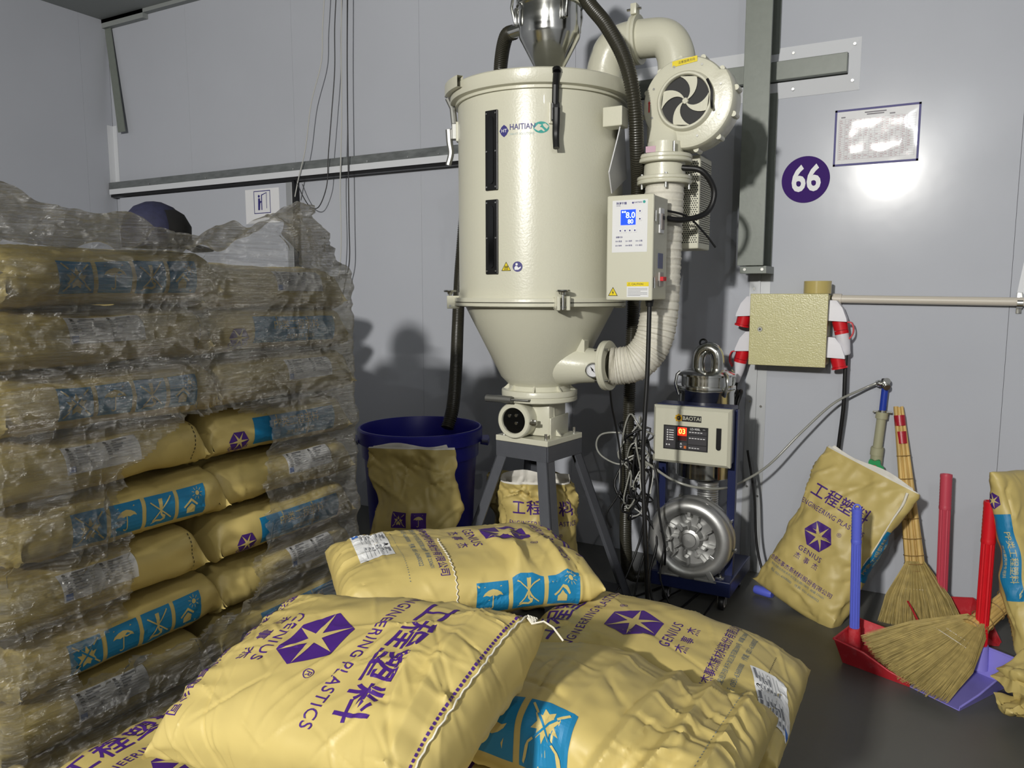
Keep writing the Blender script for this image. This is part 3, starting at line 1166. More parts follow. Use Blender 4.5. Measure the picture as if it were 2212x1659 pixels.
def place(o, origin, U, V):
    """stand the sack's local axes (U across, V to its top, z its front) in the room"""
    o.matrix_world = frame(origin, U, V)
    l, r, s = o.matrix_world.decompose()
    o.location, o.rotation_euler = frame(origin, U, V).translation, frame(origin, U, V).to_euler()
    return o


# ------------------------------------------------------------------ the film-wrapped stack on its pallet
XF = -1.82                     # the face of the stack that the camera sees
LAY, Z0 = 0.157, 0.147
QY = 0.948                     # along the face, measured from the camera's foot
words = ['top', 'second', 'third', 'fourth', 'fifth', 'sixth', 'seventh', 'eighth', 'ninth', 'tenth']
PP_ = 1.06


def droop(G, U, V):
    G = G.copy()
    t = np.clip((np.abs(G[:, 1]) - 0.262) / 0.038, 0, 1)
    G[:, 2] -= 0.038 * t * t
    return G


def stack_proto(kind, seed, L=0.60):
    sk = Sack(L=L, B=0.077, seed=seed, N=64, M=88, ncrease=60, hcrease=0.004, low=0.006, cw=(0.008, 0.024), n_exp=3.2, pend=20, pleat=0.016, flare=0.86, bend=0.006, deform=droop)
    o = sk.build()
    pr = Printer(sk, 0.02)
    if kind == 'pictos':
        pr.pictos(PP_, -0.135)
    elif kind == 'band':
        pr.band(PP_, -0.15, 0.36)
    if kind in ('pictos', 'band'):
        pr.done(o)
    else:
        sack_label(sk, o, side(PP_, -0.02 if kind == 'label' else 0.08, 0.03), 0.20, 0.075)
        if kind == 'label':
            stitches(sk, o, L / 2 - 0.045, PP_ / 4 - 0.06, PP_ / 4 + 0.05, BLACK, w=0.003)
    return o


protos = {}
stack_rng = random.Random(5)


def stack_sack(kind, loc, rz, label, group):
    v = stack_rng.randrange(2)
    key = (kind, v)
    if key not in protos:
        protos[key] = stack_proto(kind, {'pictos': 11, 'label': 23, 'band': 37, 'labelfar': 51}[kind] + v)
        o = protos[key]
    else:
        o = copy_tree(protos[key])
    o.location = loc
    o.rotation_euler = (stack_rng.uniform(-.02, .02), stack_rng.uniform(-.015, .015), rz)
    tag(o, label, 'sack', group)
    return o


near_v = [0.04, 0.0, 0.03, -0.03, 0.03, -0.06, 0.0, -0.05, 0.03, 0.0]
for k in range(10):
    z = Z0 + LAY * (9 - k) + LAY / 2
    kind = 'pictos' if k % 2 == 0 else 'label'
    dx = stack_rng.uniform(-0.008, 0.006)
    what = 'four blue pictures' if kind == 'pictos' else 'white side label'
    stack_sack(kind, (XF - 0.222 + dx, 1.225 + near_v[k], z), stack_rng.uniform(-.015, .015),
               'sack with %s, %s layer of the wrapped stack, near column' % (what, words[k]), 'sacks in the film-wrapped stack')
    kind = 'band' if k % 2 == 1 else 'labelfar'
    what = 'blue lettered band' if kind == 'band' else 'small side label'
    stack_sack(kind, (XF - 0.225 + stack_rng.uniform(-0.012, 0.004), 1.825 + stack_rng.uniform(-0.015, 0.015), z - (0.03 if k < 1 else 0.0)),
               stack_rng.uniform(-.02, .02),
               'sack with %s, %s layer of the wrapped stack, far column' % (what, words[k]), 'sacks in the film-wrapped stack')
# the cross-laid sacks behind them
skb = Sack(L=0.60, B=0.0735, seed=77, N=26, M=36, ncrease=12, hcrease=0.006, low=0.008, n_exp=3.2, pend=9, flare=0.9)
plain = skb.build()
first = True
for k in range(10):
    for q in range(3):
        o = plain if first else plain.copy()
        if not first:
            COL.objects.link(o)
        first = False
        o.location = (XF - 0.225 - 0.54, 1.125 + q * 0.41, Z0 + LAY * (9 - k) + LAY / 2)
        o.rotation_euler = (0, 0, PI / 2)
        tag(o, 'plain kraft sack laid crosswise on the hidden side of the wrapped stack', 'sack', 'cross-laid sacks behind the wrapped stack')


# a second stack stands behind the first (its shadow shows on the wall)
for k in range(10):
    for q in range(2):
        o = plain.copy()
        COL.objects.link(o)
        o.location = (-3.52, 2.55 + q * 0.42, 0.147 + LAY * (9 - k) + LAY / 2)
        o.rotation_euler = (0, 0, PI / 2)
        tag(o, 'plain kraft sack in the second stack hidden behind the wrapped one', 'sack', 'sacks of the second stack')


def pallet(name, x0, x1, y0, y1, z1, label):
    e = empty(name, ((x0 + x1) / 2, (y0 + y1) / 2, 0), label, 'pallet')
    n = 6
    for k in range(n):
        w = (y1 - y0) / n
        m = MB().use(WOOD)
        m.box2((x0, y0 + k * w + 0.008, z1 - 0.022), (x1, y0 + (k + 1) * w - 0.008, z1), bev=0.002)
        m.build('deck_board', parent=e, smooth=0)
    for x in (x0, (x0 + x1) / 2 - 0.04, x1 - 0.08):
        m = MB().use(WOOD)
        m.box2((x, y0, 0.0), (x + 0.08, y1, z1 - 0.022), bev=0.002)
        m.build('runner', parent=e, smooth=0)
    return e


pallet('wooden_pallet', XF - 1.08, XF - 0.02, 0.90, 2.13, Z0 - 0.002, 'wooden pallet under the film-wrapped stack of sacks')

pallet('wooden_pallet', -3.95, -3.1, 2.3, 3.22, 0.145, 'wooden pallet under the second stack behind the wrapped one')

# stretch film: a sheet that follows the stack, torn open in front
hole_px = [(392, 905), (480, 893), (575, 905), (577, 960), (560, 1040), (572, 1080), (555, 1150), (545, 1230), (520, 1310), (450, 1370), (400, 1440), (300, 1500),
           (205, 1480), (150, 1500), (128, 1455), (175, 1400), (260, 1350), (262, 1245), (258, 1160), (232, 1110), (250, 1040), (285, 985)]
hole_px = [(392, 905), (480, 893), (575, 905), (577, 960), (560, 1040), (572, 1080), (555, 1150), (545, 1230), (520, 1310), (450, 1350), (345, 1400), (250, 1440),
           (170, 1470), (150, 1420), (190, 1370), (262, 1330), (272, 1245), (268, 1160), (240, 1110), (255, 1040), (290, 985)]
hole = [(lambda p: (p.y, p.z))(atX(a, b, XF + 0.015)) for a, b in hole_px]


def inside(y, z, poly):
    r = False
    n = len(poly)
    for i in range(n):
        y0, z0 = poly[i]
        y1, z1 = poly[(i + 1) % n]
        if (z0 > z) != (z1 > z) and y < (y1 - y0) * (z - z0) / (z1 - z0) + y0:
            r = not r
    return r


def hole_dist(Y, Z):
    d = np.full(Y.shape, 9.0)
    n = len(hole)
    for i in range(n):
        a, b = np.array(hole[i]), np.array(hole[(i + 1) % n])
        ab = b - a
        t = np.clip(((Y - a[0]) * ab[0] + (Z - a[1]) * ab[1]) / (ab @ ab), 0, 1)
        d = np.minimum(d, np.hypot(Y - a[0] - t * ab[0], Z - a[1] - t * ab[1]))
    return d


SN, WN = 330, 320
path = []
for t in np.linspace(0, 1, SN):
    s = t * 1.85
    if s < 0.25:
        path.append((XF - 0.27 + s, 0.925, 0))
    elif s < 0.33:
        a = (s - 0.25) / 0.08 * PI / 2
        path.append((XF - 0.02 + 0.045 * math.sin(a) - 0.0, 0.925 + 0.045 * (1 - math.cos(a)), 0))
    elif s < 1.57:
        path.append((XF + 0.022, 0.97 + (s - 0.33), 0))
    elif s < 1.65:
        a = (s - 1.57) / 0.08 * PI / 2
        path.append((XF - 0.023 + 0.045 * math.cos(a), 2.21 + 0.045 * math.sin(a), 0))
    else:
        path.append((XF - 0.023 - (s - 1.65) * 1.3, 2.255, 0))
path = np.array(path)
path[:, 1] *= QY
PX, PY = path[:, 0][:, None], path[:, 1][:, None]
ztop = np.interp(path[:, 1] / QY, [0.92, 1.0, 1.12, 1.3, 1.55, 1.72, 1.86, 1.93, 2.0, 2.08, 2.16, 2.26], [1.84, 1.845, 1.80, 1.785, 1.775, 1.79, 1.855, 1.90, 1.895, 1.80, 1.70, 1.655])[:, None]
wv = np.linspace(0, 1.22, WN)[None, :]
Wc = np.clip(wv, 0, 1)
Zf = 0.17 + (ztop - 0.17) * Wc
over = np.clip(wv - 1, 0, 1) * 1.5
S = (np.arange(SN) / SN * 1.85)[:, None] * np.ones((1, WN))
Zf = Zf * np.ones((SN, 1))
lay = 0.5 - 0.5 * np.cos(2 * PI * (Zf - Z0) / LAY)           # 0 at the joints, 1 at the belly of a layer
outn = np.zeros((SN, 2))
tn = np.gradient(path[:, :2], axis=0)
outn = np.stack([tn[:, 1], -tn[:, 0]], 1)
outn /= np.linalg.norm(outn, axis=1, keepdims=True)
hd = hole_dist(PY * np.ones((1, WN)), Zf)
PYq = PY / QY
amp = 0.005 + 0.034 * np.exp(-((PYq - 1.0) / 0.16) ** 2 - ((Zf - 1.68) / 0.18) ** 2) + 0.034 * np.exp(-((PYq - 1.06) / 0.17) ** 2 - ((Zf - 0.86) / 0.26) ** 2) \
    + 0.030 * np.exp(-(hd / 0.035) ** 2) + 0.03 * np.exp(-((PYq - 1.97) / 0.14) ** 2 - ((Zf - 1.84) / 0.09) ** 2) + 0.010 * (Zf > 1.7)
d = -0.010 * (1 - lay) + 0.005 * fbm(S * 1.6, Zf * 34, 0 * S + 2.5, 3)
ridge = np.abs(fbm(S * 11 + 7 + 2 * fbm(S * 4, Zf * 4, 0 * S + 1.1, 2), Zf * 13 + 3, 0 * S + 7.5, 4))
d += amp * (0.9 - 1.7 * ridge) * 1.0 + np.where(amp > 0.012, 0.004, 0)
d += (amp - 0.005) * 0.30 * fbm(S * 40 + 3, Zf * 40, 0 * S + 3.9, 2)
d = np.maximum(d, -0.016)
FX = PX + outn[:, 0:1] * d
FY = PY + outn[:, 1:2] * d
rag = 0.03 * fbm(S * 9 + 4, 0 * S + 3.3, 0 * S + 1.7, 3)
FX = FX - over * 0.85 * (0.5 + 0 * S)
FZ = Zf + over * (0.10 * fbm(S * 4 + 1, over * 8, 0 * S + 4.4, 3)) - over * 0.18 + rag * (Wc > 0.93) * np.clip((Wc - 0.93) / 0.07, 0, 1)
wob = 0.02 * fbm(PY * 14 * np.ones((1, WN)), Zf * 14, 0 * S + 6.1, 3)
mb = MB().use(FILM)
keep = np.ones((SN, WN), bool)
for i in range(SN):
    for j in range(WN):
        if 0.9 < path[i, 1] < 2.24 and wv[0, j] < 0.9 and inside(path[i, 1] + wob[i, j], Zf[i, j] + wob[i, j] * 0.8, hole):
            keep[i, j] = False
idx = -np.ones((SN, WN), int)
crum = []
vs = []
fs = []
for i in range(SN - 1):
    for j in range(WN - 1):
        if keep[i, j] and keep[i + 1, j] and keep[i + 1, j + 1] and keep[i, j + 1]:
            q = []
            for a, b in ((i, j), (i + 1, j), (i + 1, j + 1), (i, j + 1)):
                if idx[a, b] < 0:
                    idx[a, b] = len(vs)
                    vs.append((FX[a, b], FY[a, b], FZ[a, b]))
                    crum.append(min(1.0, max(0.08, (amp[a, b] - 0.005) / 0.02)))
                q.append(int(idx[a, b]))
            fs.append(tuple(q))
mb.add(vs, fs)
film = mb.build('stretch_film', smooth=85)
film.data.attributes.new('crumple', 'FLOAT', 'POINT').data.foreach_set('value', crum)
tag(film, 'torn clear stretch film wrapped around the tall stack of sacks', 'plastic film')

# dark cloth cap on top of the stack
cx_ = -2.62
cyy, czz = atX(342, 452, cx_).y, 1.75
cap = empty('cloth_cap', (cx_, cyy, czz), 'navy and black cloth cap peeking over the wrapped stack', 'cap')
m = MB().use(CLOTHN)
prof = [(0.115, 0.0), (0.118, 0.06), (0.105, 0.11), (0.07, 0.15), (0.03, 0.168), (0.001, 0.172)]
m.lathe(prof, Matrix.Translation((cx_, cyy - 0.02, czz + 0.02)), 28)
m.build('crown', parent=cap, smooth=70)
m = MB().use(CLOTHB)
m.lathe([(0.122, 0.0), (0.124, 0.08), (0.10, 0.125), (0.06, 0.15)], Matrix.Translation((cx_, cyy - 0.012, czz + 0.02)), 20, -0.3, 1.9)
m.lathe([(0.11, 0.02), (0.19, 0.0), (0.195, 0.006), (0.11, 0.03)], Matrix.Translation((cx_, cyy, czz + 0.01)), 20, 0.2, 1.8)
m.build('brim', parent=cap, smooth=70)

# ------------------------------------------------------------------ the loose pile in front
pallet('wooden_pallet', -1.62, -0.30, 0.70, 2.12, 0.148, 'low wooden pallet under the loose pile of sacks')
low_proto = None
pile_specs = []
PZ = 0.15
spots = []
for lay_i in range(3):
    z = PZ + 0.155 * lay_i + 0.0775
    if lay_i % 2 == 0:
        spots += [(-1.32, 1.00, z, 90), (-0.655, 0.98, z, 90), (-1.32, 1.43, z, 90), (-0.62, 1.42, z, 90), (-1.32, 1.86, z, 90), (-0.64, 1.85, z, 90)]
    else:
        spots += [(-1.43, 1.08, z, 0), (-0.99, 1.06, z, 0), (-0.55, 1.09, z, 0), (-1.43, 1.73, z, 0), (-0.99, 1.75, z, 0), (-0.55, 1.76, z, 0)]
names = ['lowest layer of the loose pile', 'second layer of the loose pile', 'third layer of the loose pile']
skp = Sack(L=0.63, B=0.0745, seed=91, N=44, M=64, ncrease=34, hcrease=0.007, low=0.010, pend=7, pleat=0.014)
pp = skp.build()
pr = Printer(skp, 0.02)
pr.front_print(0, 0)
pr.pictos(PP_, -0.135)
pr.done(pp)
spotname = ['at its back left', 'at its front right', 'at its middle left', 'at its middle right', 'at its far left', 'at its far right']
spotname = [['near left corner', 'near right corner', 'middle left', 'middle right', 'far left corner', 'far right corner'],
            ['near left', 'near centre', 'near right', 'far left', 'far centre', 'far right'],
            ['near left corner', 'near right corner', 'middle left', 'middle right', 'far left corner', 'far right corner']]
for k, (x, y, z, a) in enumerate(spots):
    o = pp if k == 0 else copy_tree(pp)
    o.location = (x + stack_rng.uniform(-.015, .015), y + stack_rng.uniform(-.01, .01), z)
    o.rotation_euler = (stack_rng.uniform(-.02, .02), stack_rng.uniform(-.02, .02), math.radians(a) + stack_rng.uniform(-.03, .03))
    tag(o, 'kraft sack lying in the %s, %s' % (names[k // 6], spotname[k // 6][k % 6]), 'sack', 'under-layers of the loose pile')

# D: right rear sack, foot end with the label towards the right
def defD(G, U, V):
    G = G.copy()
    t = np.clip((-V + 0.02) / 0.31, 0, 1)
    G[:, 2] -= 0.05 * t ** 2
    return G


sk = Sack(L=0.66, P=1.08, B=0.086, seed=201, N=120, M=160, ncrease=110, hcrease=0.0045, low=0.006, cw=(0.006, 0.02), pend=5, pleat=0.016, deform=defD)
o = sk.build()
pr = Printer(sk, 0.012)
pr.front_print(-0.03, 0.03)
pr.done(o)
sack_label(sk, o, front(-0.09, -0.285, 0.35), 0.16, 0.075)
stitches(sk, o, -0.262, -0.26, 0.1, BLACK, w=0.002, l=0.004, gap=0.006)
place(o, (-0.565, 1.80, 0.615 + 0.068), (0, 1, 0), (-1, 0.03, 0.04))
tag(o, 'kraft sack with violet hexagon showing, lying at the right rear of the loose pile', 'sack', 'top sacks of the loose pile')

# C: right front sack, face down, blue pictures upside down on its side
def defC(G, U, V):
    G = G.copy()
    x, y, z = G[:, 0], G[:, 1], G[:, 2]
    hump = np.exp(-((y - 0.02) / 0.13) ** 2) * 0.035 * (z < 0)
    G[:, 2] = z - hump
    # big slanting folds on the side towards the camera
    for (c, w, h, sl) in ((-0.10, 0.03, 0.022, 0.5), (-0.165, 0.025, 0.026, 0.7), (-0.23, 0.022, 0.022, 0.9), (0.0, 0.03, 0.012, 0.35)):
        q = (y - c - sl * (z + 0.0))
        G[:, 0] += h * np.clip(1 - np.abs(q) / w, 0, 1) * np.clip((x - 0.02) / 0.15, 0, 1)
        G[:, 2] -= 0.7 * h * np.clip(1 - np.abs(q) / w, 0, 1) * (z < 0)
    return G


sk = Sack(L=0.66, P=1.08, B=0.088, seed=207, N=150, M=190, ncrease=130, hcrease=0.007, low=0.008, cw=(0.007, 0.024), pend=5, pleat=0.02, deform=defC, vlen=(0.04, 0.16))
o = sk.build()
pr = Printer(sk, 0.012)
pr.pictos(1.08, 0.0, s=0.098, gap=0.014, order=(0, 1, 2), cu=-0.035)
pr.done(o)
stitches(sk, o, -0.27, 0.3, 0.8, PRINTG, w=0.002, l=0.004, gap=0.006)
place(o, (-0.585, 1.40, 0.615 + 0.10), (-0.02, -1, 0.10), (-1, 0.02, 0))
tag(o, 'crumpled kraft sack lying face down with upside-down blue pictures on its near side', 'sack', 'top sacks of the loose pile')

# B: rear sack with the white label, lying across
def defB(G, U, V):
    G = G.copy()
    x, y, z = G[:, 0], G[:, 1], G[:, 2]
    for (c, w, h, sl) in ((0.08, 0.03, 0.016, 0.3), (0.15, 0.028, 0.018, -0.2), (0.22, 0.026, 0.016, 0.1)):
        q = (y - c - sl * x)
        G[:, 2] += h * np.clip(1 - np.abs(q) / w, 0, 1) * (z > 0) * np.clip((x + 0.12) / 0.2, 0, 1)
    return G


sk = Sack(L=0.68, P=1.08, B=0.090, seed=213, N=120, M=160, ncrease=120, hcrease=0.005, low=0.007, cw=(0.006, 0.02), pend=4.5, pleat=0.018, deform=defB)
o = sk.build()
pr = Printer(sk, 0.012)
pr.front_print(0.0, 0.10)
pr.pictos(1.08, 0.035, s=0.086, gap=0.012, order=(1, 2, 3))
pr.done(o)
sack_label(sk, o, front(-0.03, -0.235, 0.0), 0.21, 0.09)
stitches(sk, o, -0.175, -0.27, 0.2, PRINTG, w=0.002, l=0.003, gap=0.006)
seam_thread(sk, o, -0.06, 0.0, 0.3, wob=0.0025, off=0.003)
place(o, (-1.14, 1.75, 0.825), (0.74, -0.66, -0.02), (0.66, 0.74, -0.02))
tag(o, 'kraft sack with white paper label and loose white thread, at the back of the pile', 'sack', 'top sacks of the loose pile')

# A: the big front sack, its sewn top at the right
def defA(G, U, V):
    G = G.copy()
    x, y, z = G[:, 0], G[:, 1], G[:, 2]
    t = np.clip((y - 0.14) / 0.2, 0, 1)
    G[:, 2] += 0.02 * np.exp(-((y) / 0.2) ** 2) * (z > 0)
    for (c, w, h, sl) in ((0.19, 0.03, 0.014, 0.25), (0.24, 0.022, 0.014, 0.1), (0.12, 0.03, 0.008, 0.5)):
        q = (y - c - sl * x)
        G[:, 2] += h * np.clip(1 - np.abs(q) / w, 0, 1) * (z > 0) * np.clip((x + 0.25) / 0.3, 0, 1)
    return G


sk = Sack(L=0.61, P=1.05, B=0.092, seed=222, N=170, M=220, ncrease=170, hcrease=0.0045, low=0.0065, pend=6, pleat=0.014, cw=(0.006, 0.018), deform=defA, bend=0.012)
o = sk.build()
pr = Printer(sk, 0.010)
pr.front_print(0.0, -0.075)
pr.done(o)
stitches(sk, o, 0.282, -0.25, 0.26, PRINTP, w=0.0035, l=0.006, gap=0.004)
seam_thread(sk, o, 0.288, -0.26, 0.27, wob=0.0008, off=0.004, r=0.0018, tail=None)
seam_thread(sk, o, 0.294, -0.27, -0.21, wob=0.005, off=0.006, r=0.0018, tail=[(-0.01, 0.02, 0.0), (-0.02, 0.03, -0.02), (-0.01, 0.05, -0.04)], name='loose_thread', seed=2)
place(o, (-0.915, 1.035, 0.868), (0.02, -0.965, -0.26), (0.985, 0.0, 0.15))
tag(o, 'large kraft sack in front with big violet lettering, sewn edge to the right', 'sack', 'top sacks of the loose pile')

# ------------------------------------------------------------------ open sack leaning on the wall
def open_sack(name, label, L, P, B, seed, origin, U, V, printfun, group=None, ncrease=60, hc=0.012, liner=True, deform=None, bfun=None, low=0.018, thread=False):
    bf = bfun or (lambda v, b: max(0.012, b * (1.0 if v < 0.3 else 1 - 0.62 * (v - 0.3) / 0.7)) if v > 0 else b)
    sk = Sack(L=L, P=P, B=B, seed=seed, N=100, M=120, ncrease=ncrease, hcrease=hc, low=low, pend=5, bfun=lambda v, b: (bf(v, B) if v > 0 else bf(v, b)),
              open_top=True, deform=deform, flare=0.97, pleat=0.008)
    o = sk.build()
    pr = Printer(sk, 0.012)
    printfun(pr)
    pr.done(o)
    if liner:
        m = MB().use(LINER)
        n = sk.M
        rows = []
        for q, off, dv in [(sk.N - 1, -0.003, 0.0), (sk.N - 1, -0.004, 0.022), (sk.N - 1, -0.005, 0.02)] + [(sk.N - 1 - q_, -0.0045, 0.0) for q_ in range(1, 16)]:
            r_ = sk.G[q] + sk.n[q] * off
            r_ = r_.copy()
            hgt = dv * (0.5 + 0.8 * (np.sin(np.arange(n) / n * 2 * PI * 3 + seed) * 0.5 + 0.5)) * (0.35 + 0.65 * (np.arange(n) > n * 0.3) * (np.arange(n) < n * 0.72))
            r_[:, 1] += hgt
            rows.append(r_)
        vs = [tuple(p) for r_ in rows for p in r_]
        fs = [(i * n + j, i * n + (j + 1) % n, (i + 1) * n + (j + 1) % n, (i + 1) * n + j) for i in range(len(rows) - 1) for j in range(n)]
        m.add(vs, fs)
        lo = m.build('liner', smooth=80)
        lo.parent = o
    if thread:
        q = sk.pos(np.array([P * 0.2]), np.array([L / 2 - 0.02]), 0.006)[0]
        pts = [Vector(q), Vector(q) + Vector((0.012, -0.06, 0.012)), Vector(q) + Vector((0.004, -0.16, 0.008)), Vector(q) + Vector((0.0, -0.3, 0.005)), Vector(q) + Vector((-0.008, -0.40, 0.006))]
        t_ = MB().use(THREAD).tube(spline(pts, 8), [0.006 * (1 - k / 40) + 0.001 for k in range(33)], 6).build('thread', smooth=60)
        t_.parent = o
    place(o, origin, U, V)
    tag(o, label, 'sack', group)
    return o


def fp(pr):
    pr.front_print(-0.02, -0.04)
    pr.band(pr.sk.P, -0.1, 0.28, logo=False)


Uf = Vector((0.94, -0.34, 0.0)).normalized()
nf = Vector((-0.34, -0.94, 0)).normalized()
Vf = (Vector((0, 0, 1)) * 0.93 - nf * 0.30 + Uf * 0.32).normalized()
Uf2 = (Uf - Vf * Uf.dot(Vf)).normalized()
open_sack('kraft_sack', 'open kraft sack with white liner leaning on the wall behind the dustpans', 0.80, 1.14, 0.10, 301,
          Vector((-0.40, 4.02, 0.375)), Uf2, Vf, fp, thread=True, ncrease=46, hc=0.009)
# ================================================================== THE HOPPER DRYER
AX, AY = -1.707, 3.374
dry = empty('hopper_dryer', (AX, AY, 0), 'tall cream hopper dryer with cone, blower and control box on grey stand', 'dryer')
TA = Matrix.Translation((AX, AY, 0))


def on_barrel(ang, z, r=0.395):
    """frame on the barrel surface: x runs to the viewer's right, y up, z outwards"""
    n = Vector((math.sin(ang), -math.cos(ang), 0))
    return frame(Vector((AX, AY, z)) + n * r, (math.cos(ang), math.sin(ang), 0), (0, 0, 1))


RB = 0.392
m = MB().use(CREAM)
m.lathe([(RB - 0.006, 2.47), (RB, 2.47), (RB, 1.60), (RB + 0.004, 1.60), (RB + 0.004, 1.575), (RB + 0.022, 1.575), (RB + 0.024, 1.572), (RB + 0.024, 1.556), (RB - 0.01, 1.556)], TA, 96)
m.build('barrel', parent=dry, smooth=40)
m = MB().use(CREAM)
m.lathe([(RB + 0.02, 1.553), (RB + 0.024, 1.552), (RB + 0.024, 1.538), (RB + 0.0, 1.534), (RB - 0.03, 1.53), (0.19, 1.19), (0.165, 1.165), (0.15, 1.15), (0.15, 1.125)], TA, 96)
m.build('cone', parent=dry, smooth=40)
m = MB().use(CREAM)
m.lathe([(RB - 0.005, 2.462), (RB + 0.012, 2.462), (RB + 0.012, 2.474), (RB + 0.034, 2.478), (RB + 0.036, 2.482), (RB + 0.036, 2.535), (RB + 0.030, 2.541), (0.30, 2.548), (0.12, 2.552), (0.0005, 2.553)], TA, 96)
lid = m.build('lid', parent=dry, smooth=40)
m = MB().use(CREAM)
m.lathe([(RB + 0.032, 2.505), (RB + 0.062, 2.505), (RB + 0.062, 2.553), (RB + 0.032, 2.553), (RB + 0.032, 2.505)], TA, 14, -PI / 2 - 0.93, -PI / 2 - 0.48)
m.build('hinge_block', parent=lid, smooth=30)

# sight windows
for k, (z1, z0) in enumerate(((2.385, 2.045), (2.005, 1.68))):
    ang = -0.10
    T = on_barrel(ang, (z0 + z1) / 2, RB + 0.001)
    h = (z1 - z0)
    m = MB().use(BLACKM)
    m.box((0, 0, 0.003), (0.066, h, 0.008), None, 0.003)
    for i in range(len(m.v)):
        m.v[i] = tuple(T @ Vector(m.v[i]))
    wn = m.build('sight_window', parent=dry, smooth=0)
    m = MB().use(GLASSDARK)
    pts = [(0.013 * math.cos(t), (h / 2 - 0.04) + 0.013 * math.sin(t)) for t in np.linspace(0, PI, 9)] + [(0.013 * math.cos(t), -(h / 2 - 0.04) + 0.013 * math.sin(t)) for t in np.linspace(PI, 2 * PI, 9)]
    m.prism(pts, 0.005, T @ Matrix.Translation((0, 0, 0.0072)))
    m.build('glass', parent=wn, smooth=30)
    for x in (-0.024, 0.024):
        for y in (-h / 2 + 0.014, -0.004, h / 2 - 0.014):
            p0, p1 = T @ Vector((x, y, 0.006)), T @ Vector((x, y, 0.010))
            MB().use(CHROME).cyl(p0, p1, 0.0038, n=8).build('screw', parent=wn)


def wrap_text(mb, body, size, ang, z, align='LEFT', bold=0.0, r=RB + 0.0012, sx=1.0, spacing=1.0):
    vs, fs = text2d(body, size, align, bold, spacing)
    mb.add([tuple(on_barrel(ang + x * sx / RB, z + y, r).translation) for x, y in vs], fs)


def wrap_poly(mb, pts, ang, z, r=RB + 0.0012):
    mb.add([tuple(on_barrel(ang + x / RB, z + y, r).translation) for x, y in pts], [tuple(range(len(pts)))])


lg = MB().use(NAVYINK)
wrap_poly(lg, [(-0.022, 0), (-0.012, 0.017), (0, 0.026), (0.012, 0.017), (0.022, 0), (0.012, -0.017), (0, -0.026), (-0.012, -0.017)], 0.055, 2.292)
wrap_text(lg, 'HAITIAN', 0.034, 0.120, 2.305, 'LEFT', 0.012, sx=0.86)
lg.use(WHITE)
wrap_text(lg, 'HT', 0.020, 0.055, 2.292, 'CENTER', 0.01, RB + 0.0018)
lg.use(mat('pale_lettering', srgb(188, 202, 196), 0.5))
wrap_text(lg, 'SMART SOLUTIONS', 0.0125, 0.122, 2.276, 'LEFT', 0.004)
lg.use(TEAL)
ha = 0.475
wrap_poly(lg, [(0.034 * math.cos(t), 0.024 * math.sin(t)) for t in np.linspace(0, 2 * PI, 25)[:-1]], ha, 2.300)
lg.use(CREAM)
for poly in ([(-0.030, -0.004), (-0.012, 0.014), (0.002, 0.010), (-0.006, 0.002), (0.004, -0.002), (0.016, -0.014), (0.012, -0.018), (0.0, -0.010), (-0.012, -0.016), (-0.022, -0.010)],
             [(0.006, 0.013), (0.018, 0.016), (0.032, 0.004), (0.024, -0.008), (0.010, 0.004)]):
    wrap_poly(lg, poly, ha, 2.300, RB + 0.0018)
lg.build('barrel_logo', parent=dry, smooth=0)

wr = MB().use(YELLOW)
wa = 0.08
wrap_poly(wr, [(-0.023, -0.018), (0.023, -0.018), (0, 0.022)], wa, 1.712, RB + 0.0012)
wr.use(BLACK)
for a, b in (((-0.023, -0.018), (0.023, -0.018)), ((0.023, -0.018), (0, 0.022)), ((0, 0.022), (-0.023, -0.018))):
    c_ = (0, -0.004)
    f_ = lambda p: (c_[0] + (p[0] - c_[0]) * 0.84, c_[1] + (p[1] - c_[1]) * 0.84)
    wrap_poly(wr, [a, b, f_(b), f_(a)], wa, 1.712, RB + 0.0018)
for x in (-0.006, 0, 0.006):
    wrap_poly(wr, [(x - 0.0015, -0.008), (x + 0.0015, -0.008), (x + 0.003, 0.002), (x, 0.006), (x - 0.001, 0.0)], wa, 1.712, RB + 0.0018)
wrap_poly(wr, [(-0.010, -0.013), (0.010, -0.013), (0.010, -0.0105), (-0.010, -0.0105)], wa, 1.712, RB + 0.0018)
wr.build('hot_surface_sticker', parent=dry, smooth=0)
wr = MB().use(NAVYINK)
wa = 0.215
wrap_poly(wr, circle(0.0225, 24), wa, 1.712)
wr.use(WHITE)
wrap_poly(wr, circle(0.0055, 12, -0.004, 0.010), wa, 1.712, RB + 0.0018)
wrap_poly(wr, [(-0.013, -0.014), (0.004, -0.014), (0.015, -0.006), (0.015, 0.001), (0.004, -0.005), (-0.001, 0.002), (-0.009, 0.003), (-0.014, -0.004)], wa, 1.712, RB + 0.0018)
wr.build('read_manual_sticker', parent=dry, smooth=0)


DULLSTEEL = mat('dull_latch_steel', srgb(150, 150, 146), 0.45, 0.8)


